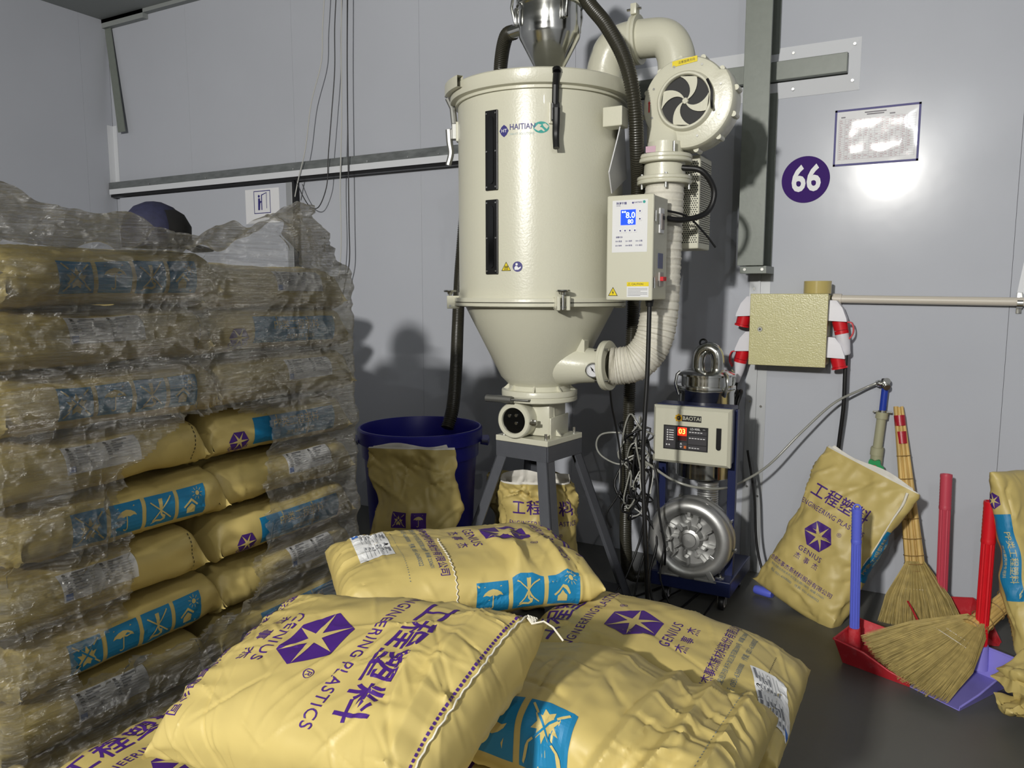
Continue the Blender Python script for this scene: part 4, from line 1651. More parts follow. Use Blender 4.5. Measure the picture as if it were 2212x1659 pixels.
def latch(ang, metal):
    T = on_barrel(ang, 2.36, RB)
    e = MB().use(metal)
    for a, b, w in (((0, 0.03, 0.018), (0, 0.11, 0.026), 0.012), ((0, 0.11, 0.026), (0, 0.155, 0.048), 0.012), ((0, 0.155, 0.048), (0, 0.17, 0.042), 0.014)):
        p0, p1 = T @ Vector(a), T @ Vector(b)
        e.cyl(p0, p1, w * 1.3, n=10)
    o = e.build('latch', parent=dry, smooth=30)
    b = MB().use(metal)
    b.box((0, 0.0, 0.016), (0.034, 0.075, 0.03), None, 0.004)
    b.box((0, -0.012, 0.038), (0.026, 0.05, 0.02), None, 0.004)
    for i in range(len(b.v)):
        b.v[i] = tuple(T @ Vector(b.v[i]))
    b.build('latch_body', parent=o, smooth=0)
    h = MB().use(metal)
    pts = spline([T @ Vector(p) for p in ((0, 0.01, 0.045), (0, -0.05, 0.042), (0, -0.10, 0.036), (0, -0.155, 0.05))], 5)
    h.tube(pts, [0.017 - 0.003 * k / len(pts) for k in range(len(pts))], 8)
    h.build('latch_lever', parent=o, smooth=40)
    s = MB().use(CREAM)
    s.box((0, -0.002, 0.0), (0.05, 0.09, 0.02), None, 0.003)
    for i in range(len(s.v)):
        s.v[i] = tuple(T @ Vector(s.v[i]))
    s.build('latch_plate', parent=o, smooth=0)


latch(0.62, BLACKM)
latch(-1.08, DULLSTEEL)
latch(2.6, DULLSTEEL)

# flange clamps
for ang in (0.70, -1.02, 2.4):
    T = on_barrel(ang, 1.555, RB)
    b = MB().use(CREAM)
    for x in (-0.022, 0.022):
        b.box((x, -0.002, 0.03), (0.014, 0.062, 0.06), None, 0.003)
    for x in (-0.03, 0.03):
        b.box((x, 0.0, 0.02), (0.006, 0.05, 0.04))
    for i in range(len(b.v)):
        b.v[i] = tuple(T @ Vector(b.v[i]))
    o = b.build('flange_lug', parent=dry, smooth=0)
    s = MB().use(CHROME)
    s.cyl(T @ Vector((0, -0.03, 0.045)), T @ Vector((0, 0.055, 0.045)), 0.007, n=10)
    s.cyl(T @ Vector((-0.03, -0.02, 0.045)), T @ Vector((0.03, -0.02, 0.045)), 0.006, n=8)
    s.build('eye_bolt', parent=o)
    s = MB().use(CHROME)
    s.lathe([(0.012, 0.0), (0.014, 0.01), (0.03, 0.012), (0.032, 0.016), (0.03, 0.021), (0.01, 0.021), (0.0005, 0.021)],
            Matrix.Translation(T @ Vector((0, 0.035, 0.045))), 16)
    s.build('wheel_nut', parent=o)

# throat, slide gate, sight chamber
m = MB().use(CREAM)
m.lathe([(0.15, 1.135), (0.155, 1.128), (0.185, 1.128), (0.187, 1.124), (0.187, 1.102), (0.183, 1.099), (0.183, 1.096), (0.187, 1.093), (0.187, 1.078), (0.183, 1.074), (0.02, 1.074)], TA, 64)
for a in range(8):
    t = a * PI / 4 + 0.3
    n_, u_ = Vector((math.cos(t), math.sin(t), 0)), Vector((-math.sin(t), math.cos(t), 0))
    q = [n_ * 0.14 + Vector((0, 0, 1.165)), n_ * 0.18 + Vector((0, 0, 1.128)), n_ * 0.14 + Vector((0, 0, 1.128))]
    q = [p + Vector((AX, AY, 0)) for p in q]
    m.add([p + u_ * 0.004 for p in q] + [p - u_ * 0.004 for p in q], [(0, 1, 2), (5, 4, 3), (0, 3, 4, 1), (1, 4, 5, 2), (2, 5, 3, 0)])
m.build('throat_flange', parent=dry, smooth=40)
m = MB().use(mat('worn_steel', srgb(128, 128, 124), 0.45, 0.7))
g0, g1 = atY(1062, 857, 3.22), atY(1152, 863, 3.22)
m.box((g0 + g1) / 2, ((g1 - g0).length, 0.11, 0.006), frame((0, 0, 0), g1 - g0, (0, 1, 0)).to_3x3(), 0.001)
m.tube([g0 + Vector((0.0, -0.05, 0.0)), g0 + Vector((0.14, -0.05, 0.0))], 0.017, 12)
m.build('slide_gate', parent=dry, smooth=30)

m = MB().use(CREAM)
m.box2((AX - 0.10, AY - 0.09, 0.905), (AX + 0.10, AY + 0.10, 1.078), 0.012)
for x in (-0.108, 0.108):
    m.box2((AX + x - 0.005, AY - 0.10, 0.90), (AX + x + 0.005, AY + 0.10, 1.0), 0.002)
m.prism([(-0.14, 0.0), (0.14, 0.0), (0.105, 0.04), (0.10, 0.16), (-0.10, 0.16), (-0.105, 0.04)], 0.012, FACE_Y(Vector((AX, AY - 0.03, 0.905))))
m.build('sight_chamber', parent=dry, smooth=30)
TS = frame(Vector((AX - 0.055, AY - 0.09, 0.985)), (1, 0, 0), (0, 0, 1))
m = MB().use(CREAM)
m.lathe([(0.088, -0.02), (0.09, 0.06), (0.087, 0.075), (0.082, 0.08), (0.064, 0.08), (0.062, 0.07)], TS, 40)
m.build('sight_ring', parent=dry, smooth=40)
m = MB().use(GLASSDARK)
m.prism(circle(0.063, 32), 0.004, TS @ Matrix.Translation((0, 0, 0.066)))
m.build('sight_glass', parent=dry, smooth=20)
for x, y in ((-0.025, 0.022), (0.012, 0.026), (0.012, -0.012)):
    MB().use(CHROME).cyl(TS @ Vector((x, y, 0.0702)), TS @ Vector((x, y, 0.074)), 0.008, n=12).build('bolt', parent=dry)
m = MB().use(CHROME)
m.box(TS @ Vector((0.098, -0.005, 0.055)), (0.03, 0.02, 0.03), None, 0.003)
m.cyl(TS @ Vector((0.09, -0.005, 0.075)), TS @ Vector((0.125, -0.005, 0.075)), 0.008, n=10)
m.build('ring_clamp', parent=dry)
# base plate and stand
rot = Matrix.Rotation(math.radians(-8), 3, 'Z')
m = MB().use(CREAM)
m.box((AX, AY, 0.888), (0.31, 0.31, 0.028), rot, 0.003)
m.build('base_plate', parent=dry, smooth=0)
for sx in (-1, 1):
    for sy in (-1, 1):
        p = rot @ Vector((sx * 0.125, sy * 0.125, 0))
        MB().use(CHROME).cyl((AX + p.x, AY + p.y, 0.90), (AX + p.x, AY + p.y, 0.93), 0.007, n=8).build('bolt', parent=dry)
st = MB().use(STANDGREY)
st.box((AX, AY, 0.868), (0.30, 0.30, 0.012), rot)
for a in range(4):
    R_ = Matrix.Rotation(math.radians(-8 + 90 * a), 3, 'Z')
    p = R_ @ Vector((0, -0.152, 0))
    st.box((AX + p.x, AY + p.y, 0.836), (0.30, 0.008, 0.075), R_)
stand = st.build('stand_frame', parent=dry, smooth=0)
for sx in (-1, 1):
    for sy in (-1, 1):
        top = rot @ Vector((sx * 0.135, sy * 0.135, 0.87))
        bot = rot @ Vector((sx * 0.355, sy * 0.355, 0.0))
        l = MB().use(STANDGREY)
        w_, t_ = 0.062, 0.007
        ex, ey = rot @ Vector((-sx, 0, 0)), rot @ Vector((0, -sy, 0))
        for e_, f_ in ((ex, ey), (ey, ex)):
            q = []
            for base in (top, bot):
                b0 = base + Vector((AX, AY, 0))
                q += [b0, b0 + e_ * w_, b0 + e_ * w_ + f_ * t_, b0 + f_ * t_]
            l.add(q, [(0, 1, 2, 3), (7, 6, 5, 4), (0, 4, 5, 1), (1, 5, 6, 2), (2, 6, 7, 3), (3, 7, 4, 0)])
        l.build('leg', parent=stand, smooth=0)
for a in range(4):
    R_ = Matrix.Rotation(math.radians(-8 + 90 * a), 3, 'Z')
    p = R_ @ Vector((0, -0.325, 0))
    l = MB().use(STANDGREY)
    l.box((AX + p.x, AY + p.y, 0.06), (0.62, 0.006, 0.05), R_)
    l.build('stretcher', parent=stand, smooth=0)

# hot air inlet with flange and thermometer
IX, IY, IZ = -1.335, 3.33, 1.262
m = MB().use(CREAM)
TI = frame(Vector((IX, IY, IZ)), (0, 1, 0.0), (-0.06, 0, 1))
secs = []
for x, ry, rz, dz in ((0.0, 0.078, 0.078, 0), (-0.06, 0.080, 0.080, 0.0), (-0.13, 0.092, 0.088, 0.006), (-0.20, 0.112, 0.105, 0.015), (-0.30, 0.12, 0.12, 0.03)):
    secs.append([(ry * math.cos(t), rz * math.sin(t) + dz, x) for t in np.linspace(0, 2 * PI, 33)[:-1]])
vs = [p for s_ in secs for p in s_]
fs = [(i * 32 + k, i * 32 + (k + 1) % 32, (i + 1) * 32 + (k + 1) % 32, (i + 1) * 32 + k) for i in range(len(secs) - 1) for k in range(32)]
m.add(vs, fs, TI)
m.build('air_inlet', parent=dry, smooth=50)
m = MB().use(CREAM)
m.prism([(-0.09, 0.06), (-0.27, 0.19), (-0.27, 0.0), (-0.09, 0.0)], 0.05, frame(Vector((IX, IY - 0.005, IZ + 0.055)), (1, 0, 0), (0, 0, 1)))
m.build('inlet_web', parent=dry, smooth=30)
m = MB().use(CREAM)
m.lathe([(0.07, -0.012), (0.114, -0.012), (0.116, -0.009), (0.116, 0.0), (0.113, 0.002), (0.113, 0.006), (0.116, 0.008), (0.116, 0.017), (0.113, 0.02), (0.07, 0.02)], TI, 48)
fo = m.build('inlet_flange', parent=dry, smooth=40)
for k in range(4):
    t = k * PI / 2 + 0.7
    p0, p1 = TI @ Vector((0.1 * math.cos(t), 0.1 * math.sin(t), -0.03)), TI @ Vector((0.1 * math.cos(t), 0.1 * math.sin(t), 0.038))
    MB().use(CHROME).cyl(p0, p1, 0.006, n=8).build('bolt', parent=fo)
tp = atY(1281, 800, IY - 0.105)
TT = frame(tp, (0.93, 0.36, 0), (0.1, -0.25, 1.0))
m = MB().use(CHROME)
m.lathe([(0.015, -0.05), (0.034, -0.014), (0.036, 0.004), (0.033, 0.007), (0.030, 0.004), (0.030, 0.0)], TT, 28)
th = m.build('thermometer', parent=dry, smooth=40)
m = MB().use(WHITE)
m.prism(circle(0.031, 28), 0.001, TT)
m.use(BLACK)
for k in range(17):
    t = math.radians(-45 + k * 270 / 16)
    c_, s_ = math.cos(t), math.sin(t)
    put_poly(m, [(c_ * .022 - s_ * .0005, s_ * .022 + c_ * .0005), (c_ * .028 - s_ * .0005, s_ * .028 + c_ * .0005), (c_ * .028 + s_ * .0005, s_ * .028 - c_ * .0005), (c_ * .022 + s_ * .0005, s_ * .022 - c_ * .0005)], TT, 0.0014)
put_poly(m, [(-0.004, -0.004), (-0.013, 0.020), (0.003, 0.003)], TT, 0.0018)
put_poly(m, [(0.002, 0.0), (0.010, -0.014), (-0.003, -0.002)], TT, 0.0018)
m.build('dial', parent=th, smooth=0)

# wrapped hot air duct: from the blower down and round into the inlet
DX, DY = -1.108, 3.42
ctl = [(DX + 0.002, DY, 2.08), (DX, DY, 1.9), (DX - 0.004, DY, 1.7), (DX - 0.008, DY - 0.01, 1.5), (DX - 0.03, DY - 0.03, 1.37), (DX - 0.09, DY - 0.055, 1.285), (DX - 0.17, DY - 0.08, 1.262), (IX + 0.02, IY, IZ)]
pts = spline(ctl, 26)
WRAPM = mat('glass_cloth_wrap', srgb(224, 220, 206), 0.55, 0, 0.4, nscale=60, namp=0.06, bump=0.35, bscale=120, bdist=0.004)
m = MB().use(WRAPM)
N_ = len(pts)
rad = [0.086 + 0.0022 * math.sin(k * 2.4) + 0.0016 * math.sin(k * 1.13 + 1) for k in range(N_)]
m.tube(pts, rad, 36)
m.build('wrapped_duct', parent=dry, smooth=50)
# flanges over the duct, heater neck
m = MB().use(CREAM)
TD = Matrix.Translation((DX, DY, 0))
m.lathe([(0.07, 2.078), (0.118, 2.078), (0.121, 2.082), (0.121, 2.092), (0.117, 2.095), (0.121, 2.098), (0.121, 2.108), (0.117, 2.112), (0.092, 2.112), (0.09, 2.17), (0.117, 2.17), (0.121, 2.174), (0.121, 2.184), (0.117, 2.187), (0.121, 2.19), (0.121, 2.202), (0.116, 2.206), (0.082, 2.206), (0.08, 2.26)], TD, 48)
hn = m.build('heater_neck', parent=dry, smooth=40)
for a, z in ((-1.2, 2.06), (-2.4, 2.06), (0.2, 2.06), (-2.7, 2.19), (-0.9, 2.19)):
    p = Vector((DX + 0.108 * math.cos(a), DY + 0.108 * math.sin(a), z))
    MB().use(CHROME).cyl(p + Vector((0, 0, -0.005)), p + Vector((0, 0, 0.06)), 0.006, n=8).build('bolt', parent=hn)

# blower
BX, BY, BZ = -1.012, 3.40, 2.425
TB = frame(Vector((BX, BY, BZ)), (1, 0, 0), (0, 0, 1))
m = MB().use(CREAM)
n = 64
prof = [(0.0, -0.16), (0.6, -0.16), (0.93, -0.152), (1.0, -0.13), (1.0, -0.012), (0.97, 0.0), (0.90, 0.004), (0.50, 0.004)]
vs, fs = [], []
for r_, z in prof:
    for k in range(n):
        t = 2 * PI * k / n
        R_ = 0.188 + 0.02 * (((t - 0.6) / (2 * PI)) % 1.0)
        vs.append((r_ * R_ * math.cos(t), r_ * R_ * math.sin(t), z))
for i in range(len(prof) - 1):
    for k in range(n):
        fs.append((i * n + k, i * n + (k + 1) % n, (i + 1) * n + (k + 1) % n, (i + 1) * n + k))
m.add(vs, fs, TB)
blo = m.build('blower_housing', parent=dry, smooth=40)
m = MB().use(CREAM)
q = []
for z, x0, x1, y0, y1 in ((2.43, -0.185, -0.02, -0.005, 0.155), (2.34, -0.188, -0.025, -0.005, 0.155), (2.27, -0.178, -0.03, -0.03, 0.12), (2.20, -0.172, -0.02, -0.055, 0.1)):
    cx_, cy_ = (x0 + x1) / 2, (y0 + y1) / 2
    hx, hy = (x1 - x0) / 2, (y1 - y0) / 2
    for k in range(24):
        t = 2 * PI * k / 24
        e = 0.55 if z > 2.25 else 0.9
        c_, s_ = math.cos(t), math.sin(t)
        q.append((BX + cx_ + hx * math.copysign(abs(c_) ** e, c_), BY + cy_ + hy * math.copysign(abs(s_) ** e, s_), z))
m.add(q, [(i * 24 + k, i * 24 + (k + 1) % 24, (i + 1) * 24 + (k + 1) % 24, (i + 1) * 24 + k) for i in range(3) for k in range(24)])
m.build('blower_outlet', parent=blo, smooth=40)
# front grille: raised collar, dark intake, five curved vanes
m = MB().use(CREAM)
m.lathe([(0.150, 0.003), (0.128, 0.006), (0.124, 0.02), (0.118, 0.028), (0.110, 0.028), (0.106, 0.02), (0.106, 0.0)], TB, 56)
m.lathe([(0.0005, 0.016), (0.012, 0.016), (0.014, 0.012), (0.014, 0.0)], TB, 20)
m.build('intake_collar', parent=blo, smooth=40)
m = MB().use(SILVERMESH)
m.prism(circle(0.107, 40), 0.001, TB @ Matrix.Translation((0, 0, 0.0065)))
m.build('intake_opening', parent=blo, smooth=20)
for k in range(4):
    a0 = k * PI / 2 + 0.35
    poly = []
    for u in np.linspace(0, 1, 10):
        r_ = 0.010 + u * 0.098
        a = a0 + 0.75 * u
        poly.append((r_ * math.cos(a), r_ * math.sin(a)))
    for u in np.linspace(1, 0, 10):
        r_ = 0.010 + u * 0.098
        a = a0 + 0.75 * u + 0.62 + 0.10 * u - 0.30 * (1 - u)
        poly.append((r_ * math.cos(a), r_ * math.sin(a)))
    m = MB().use(CREAM)
    m.prism(poly, 0.006, TB @ Matrix.Translation((0, 0, 0.010)))
    m.build('guard_vane', parent=blo, smooth=20)
m = MB().use(YELLOW)
put_poly(m, [(-0.055, 0.152), (0.055, 0.158), (0.055, 0.182), (-0.055, 0.176)], TB @ Matrix.Rotation(0.05, 4, 'Z'), 0.006)
m.use(BLACK)
put_text(m, '注意旋转方向', 0.0125, TB @ Matrix.Translation((0.0, 0.167, 0)) @ Matrix.Rotation(0.1, 4, 'Z'), z=0.0066)
m.build('warning_sticker', parent=blo, smooth=0)
m = MB().use(REDINK)
put_poly(m, [(-0.168, -0.03), (-0.162, -0.03), (-0.162, 0.008), (-0.159, 0.008), (-0.165, 0.02), (-0.171, 0.008), (-0.168, 0.008)], TB, 0.006)
m.build('arrow_sticker', parent=blo, smooth=0)
m = MB().use(mat('pale_maker_plate', srgb(206, 170, 186), 0.5))
m.box((BX - 0.135, BY - 0.0605, 2.225), (0.045, 0.002, 0.026))
m.build('maker_plate', parent=blo, smooth=0)
for k in range(12):
    t = k * PI / 6 + 0.2
    R_ = 0.188 + 0.02 * (((t - 0.6) / (2 * PI)) % 1.0) + 0.004
    p = TB @ Vector((R_ * math.cos(t), R_ * math.sin(t), -0.03))
    b_ = MB().use(CREAM)
    b_.cyl(p, TB @ Vector((R_ * math.cos(t), R_ * math.sin(t), -0.10)), 0.012, n=10)
    b_.build('rim_lug', parent=blo)
for k in range(8):
    t = k * PI / 4 + 0.35
    p = TB @ Vector((0.160 * math.cos(t), 0.160 * math.sin(t), 0.004))
    MB().use(CHROME).cyl(p, p + Vector((0, -0.004, 0)), 0.005, n=8).build('screw', parent=blo)
m = MB().use(BLACKM)
m.tube(spline([TB @ Vector(p) for p in ((0.098, 0.075, 0.03), (0.118, 0.03, 0.032), (0.12, -0.02, 0.032), (0.125, -0.05, 0.04))], 5), 0.006, 8)
m.build('grille_handle', parent=blo)
m = MB().use(CREAM)
m.cyl((BX, BY + 0.15, BZ), (BX, BY + 0.40, BZ), 0.105, n=28)
m.build('motor', parent=blo, smooth=40)
# perforated guard behind the duct
m = MB().use(BOXCREAM)
gx0, gx1, gy0, gy1, gz0, gz1 = DX - 0.12, DX + 0.125, DY + 0.13, DY + 0.33, 1.80, 2.22
m.box2((gx0, gy0, gz0), (gx1, gy1, gz1), 0.006)
gd = m.build('heater_guard', parent=dry, smooth=0)
m = MB().use(SILVERMESH)
for face in (0, 1):
    for i in range(22):
        for j in range(38):
            if face == 0:
                x, z = gx0 + 0.13 + (i + 0.5 * (j % 2)) * 0.0105, gz0 + 0.03 + j * 0.0098
                if x > gx1 - 0.01:
                    continue
                T_ = FACE_Y(Vector((x, gy0, z)))
            else:
                y, z = gy0 + 0.015 + (i + 0.5 * (j % 2)) * 0.0105, gz0 + 0.03 + j * 0.0098
                if y > gy1 - 0.01:
                    continue
                T_ = FACE_X(Vector((gx1, y, z)))
            put_poly(m, circle(0.0034, 6), T_, 0.0006)
tag(m.build('perforation', parent=gd, smooth=0), kind='stuff')

# return duct over the top
pts = [atY(1302, 168, 3.70), atY(1300, 130, 3.70)]
zt = 2.79
c0 = Vector((-1.50, 3.66, 2.50))
ctl = [(-1.50, 3.66, 2.50), (-1.50, 3.66, 2.62), (-1.497, 3.66, 2.70), (-1.46, 3.66, 2.775), (-1.39, 3.66, 2.80), (-1.30, 3.66, 2.80), (-1.20, 3.66, 2.785), (-1.15, 3.66, 2.72), (-1.135, 3.66, 2.62), (-1.13, 3.66, 2.45)]
m = MB().use(CREAM)
m.tube(spline(ctl, 8), 0.088, 28)
gd_ = m.build('return_duct', parent=dry, smooth=50)
m = MB().use(CREAM)
TR = frame(Vector((-1.335, 3.66, 2.80)), (0, 1, 0), (0, 0, 1))
m.lathe([(0.088, -0.016), (0.112, -0.016), (0.112, -0.003), (0.108, 0.0), (0.112, 0.003), (0.112, 0.016), (0.088, 0.016)], TR, 36)
m.box(Vector((-1.335, 3.62, 2.925)), (0.03, 0.05, 0.05), None, 0.004)
m.build('duct_clamp', parent=gd_, smooth=40)
MB().use(CHROME).cyl((-1.37, 3.61, 2.925), (-1.30, 3.61, 2.925), 0.006, n=8).build('bolt', parent=gd_)
m = MB().use(CREAM)
m.lathe([(0.088, 2.555), (0.125, 2.555), (0.125, 2.568), (0.088, 2.568)], Matrix.Translation((-1.50, 3.66, 0)), 36)
m.build('duct_foot', parent=gd_, smooth=40)

# bracket and hanging sheet at the right of the barrel
m = MB().use(CREAM)
b0, b1 = atY(1302, 232, 3.18), atY(1343, 270, 3.18)
m.box2((b0.x, 3.18, b1.z), (b1.x, 3.26, b0.z), 0.004)
m.build('side_bracket', parent=dry, smooth=0)
m = MB().use(LABELW)
q = [atY(1344, 248, 3.2), atY(1346, 262, 3.45), atY(1350, 330, 3.48), atY(1352, 385, 3.47), atY(1320, 418, 3.25), atY(1314, 372, 3.18), atY(1332, 300, 3.19)]
m.add(q + [p + Vector((0.004, 0.003, 0)) for p in q], [tuple(range(7)), tuple(range(13, 6, -1))] + [(i, (i + 1) % 7, 7 + (i + 1) % 7, 7 + i) for i in range(7)])
sh = m.build('cover_sheet', parent=dry, smooth=0)

# control box
cx0, cx1, cy0, cy1, cz0, cz1 = -1.252, -1.046, 3.10, 3.295, 1.566, 2.004
m = MB().use(BOXCREAM)
m.box2((cx0 + 0.003, cy0 + 0.022, cz0 + 0.004), (cx1 - 0.003, cy1, cz1 - 0.004), 0.004)
m.box2((cx0 + 0.05, cy1, cz0 + 0.1), (cx1 - 0.05, cy1 + 0.12, cz1 - 0.1))
cb = m.build('control_box', parent=dry, smooth=0)
m = MB().use(BOXCREAM)
m.box2((cx0, cy0, cz0), (cx1, cy0 + 0.02, cz1), 0.007)
cd = m.build('box_door', parent=cb, smooth=0)
TC = FACE_Y(Vector(((cx0 + cx1) / 2, cy0, (cz0 + cz1) / 2)))
m = MB().use(LABELW)
m.box(TC @ Vector((0.0, 0.09, 0.0)), (0.155, 0.002, 0.215))
m.use(LCD)
put_poly(m, [(-0.040, 0.095), (0.026, 0.095), (0.026, 0.158), (-0.040, 0.158)], TC, 0.0014)
m.use(LCDW)
put_text(m, '8.0', 0.034, TC @ Matrix.Translation((0.003, 0.134, 0.0018)), bold=0.008)
put_text(m, '80', 0.025, TC @ Matrix.Translation((0.004, 0.108, 0.0018)), bold=0.008)
put_poly(m, circle(0.004, 10, -0.031, 0.149), TC, 0.002)
put_poly(m, circle(0.004, 10, -0.021, 0.149), TC, 0.002)
m.use(NAVYINK)
put_text(m, '除湿干燥', 0.0115, TC @ Matrix.Translation((-0.060, 0.184, 0.0012)), 'LEFT', 0.02)
put_text(m, 'DRYER', 0.006, TC @ Matrix.Translation((-0.060, 0.175, 0.0012)), 'LEFT')
put_text(m, 'HAITIAN', 0.0085, TC @ Matrix.Translation((0.019, 0.186, 0.0012)), 'LEFT', 0.012)
put_poly(m, [(0.008, 0.185), (0.013, 0.190), (0.018, 0.185), (0.013, 0.180)], TC, 0.0014)
put_text(m, '报警代码', 0.0075, TC @ Matrix.Translation((-0.060, 0.045, 0.0012)), 'LEFT', 0.01)
for r_, row in enumerate((('E00 超温', 'E01 相序', 'E03 过载'), ('E05 缺料', 'E04 断偶', 'E10 通讯'))):
    for k, t_ in enumerate(row):
        put_text(m, t_, 0.0078, TC @ Matrix.Translation((-0.062 + k * 0.045, 0.028 - r_ * 0.018, 0.0012)), 'LEFT', 0.006)
m.use(TEAL)
put_poly(m, circle(0.006, 14, 0.062, 0.187), TC, 0.0014)
m.build('display_panel', parent=cd, smooth=0)
for x, y in ((0.045, 0.150), (0.045, 0.118), (-0.040, 0.072), (-0.019, 0.072), (0.002, 0.072), (0.024, 0.072)):
    b_ = MB().use(WHITE)
    b_.box(TC @ Vector((x, y, 0.0018)), (0.0155, 0.003, 0.0165), None, 0.001)
    b_.use(NAVYINK)
    put_poly(b_, circle(0.0035, 8, x, y), TC, 0.0040)
    b_.build('button', parent=cd, smooth=0)
m = MB().use(LABELW)
put_poly(m, [(-0.008, -0.205), (0.088, -0.205), (0.088, -0.142), (-0.008, -0.142)], TC, 0.0006)
m.use(YELLOW)
put_poly(m, [(-0.008, -0.160), (0.088, -0.160), (0.088, -0.142), (-0.008, -0.142)], TC, 0.0010)
m.use(BLACK)
put_text(m, '⚠ CAUTION', 0.0115, TC @ Matrix.Translation((0.03, -0.151, 0.0008)), bold=0.004)
m.use(LABELINK)
for k in range(6):
    y = -0.169 - k * 0.006
    put_poly(m, [(-0.003, y), (0.083 - 0.03 * (k % 3 == 2), y), (0.083 - 0.03 * (k % 3 == 2), y + 0.0016), (-0.003, y + 0.0016)], TC, 0.001)
m.build('caution_label', parent=cd, smooth=0)
m = MB().use(YELLOW)
tri = [(-0.092, -0.200), (-0.048, -0.200), (-0.070, -0.162)]
put_poly(m, tri, TC, 0.0006)
m.use(BLACK)
ct = (-0.070, -0.1875)
sh_ = lambda p, f: (ct[0] + (p[0] - ct[0]) * f, ct[1] + (p[1] - ct[1]) * f)
for i in range(3):
    a, b = tri[i], tri[(i + 1) % 3]
    put_poly(m, [a, b, sh_(b, 0.82), sh_(a, 0.82)], TC, 0.001)
put_poly(m, [(-0.068, -0.173), (-0.075, -0.188), (-0.070, -0.187), (-0.072, -0.197), (-0.065, -0.184), (-0.070, -0.185)], TC, 0.001)
m.build('voltage_sticker', parent=cd, smooth=0)
TX = FACE_X(Vector((cx1 - 0.003, cy0 + 0.11, (cz0 + cz1) / 2)))
m = MB().use(LABELW)
m.box(TX @ Vector((-0.01, 0.115, 0.004)), (0.008, 0.055, 0.105), None, 0.003)
m.use(mat('grey_socket_insert', srgb(150, 140, 136), 0.5))
m.box(TX @ Vector((-0.004, 0.112, 0.009)), (0.004, 0.036, 0.066), None, 0.001)
m.use(BLACKM)
m.box(TX @ Vector((-0.004, 0.128, 0.0115)), (0.004, 0.03, 0.016), None, 0.001)
m.build('plug_socket', parent=cb, smooth=0)
m = MB().use(mat('slate_blue_rating_plate', srgb(78, 84, 128), 0.4))
m.box(TX @ Vector((-0.002, -0.052, 0.001)), (0.002, 0.062, 0.064))
m.build('rating_plate', parent=cb, smooth=0)
m = MB().use(mat('grey_breaker', srgb(176, 170, 164), 0.5))
m.box(TX @ Vector((0.0, -0.13, 0.002)), (0.012, 0.05, 0.06), None, 0.001)
br = m.build('breaker', parent=cb, smooth=0)
for k in range(4):
    b_ = MB().use(RED)
    b_.box(TX @ Vector((-0.018 + k * 0.012, -0.128, 0.014)), (0.016, 0.008, 0.018), None, 0.001)
    b_.build('toggle', parent=br, smooth=0)
for y in (0.13, -0.145):
    b_ = MB().use(CHROME)
    b_.cyl(TX @ Vector((-0.085, y - 0.022, 0.004)), TX @ Vector((-0.085, y + 0.022, 0.004)), 0.004, n=8)
    b_.build('door_hinge', parent=cb)
m = MB().use(RUBBER)
m.cyl((cx1 - 0.03, cy0 + 0.06, cz0 + 0.004), (cx1 - 0.03, cy0 + 0.06, cz0 - 0.025), 0.02, 0.015, n=12)
m.build('cable_gland', parent=cb)
# cable from the box round to the heater
m = MB().use(RUBBER)
m.tube(spline([(cx1 - 0.02, cy1 - 0.01, 1.92), (cx1 + 0.05, cy1 + 0.06, 1.915), (cx1 + 0.13, cy1 + 0.14, 1.95), (cx1 + 0.155, cy1 + 0.16, 2.04), (cx1 + 0.11, cy1 + 0.12, 2.125), (DX + 0.085, DY - 0.02, 2.145)], 8), 0.013, 10)
m.build('heater_cable', parent=dry, smooth=60)
m = MB().use(RUBBER)
m.tube(spline([(cx1 - 0.02, cy1 - 0.01, 1.955), (cx1 + 0.06, cy1 + 0.08, 1.93), (cx1 + 0.12, cy1 + 0.15, 1.86), (cx1 + 0.16, cy1 + 0.19, 1.80)], 8), 0.005, 8)
m.build('sensor_cable', parent=dry, smooth=60)
# power cable dropping from the control box
pc = MB().use(RUBBER)
c0 = Vector((cx1 - 0.03, cy0 + 0.06, cz0 - 0.02))
pc.tube(spline([c0, c0 + Vector((0.0, -0.01, -0.3)), c0 + Vector((-0.005, -0.03, -0.65)), c0 + Vector((0.02, -0.05, -1.0)), c0 + Vector((0.03, -0.03, -1.3)), c0 + Vector((0.03, 0.02, -1.50)), c0 + Vector((0.14, 0.3, -1.536))], 10), 0.010, 10)
tag(pc.build('power_cable', smooth=60), 'black power cable hanging from the dryer control box to the floor', 'cable')

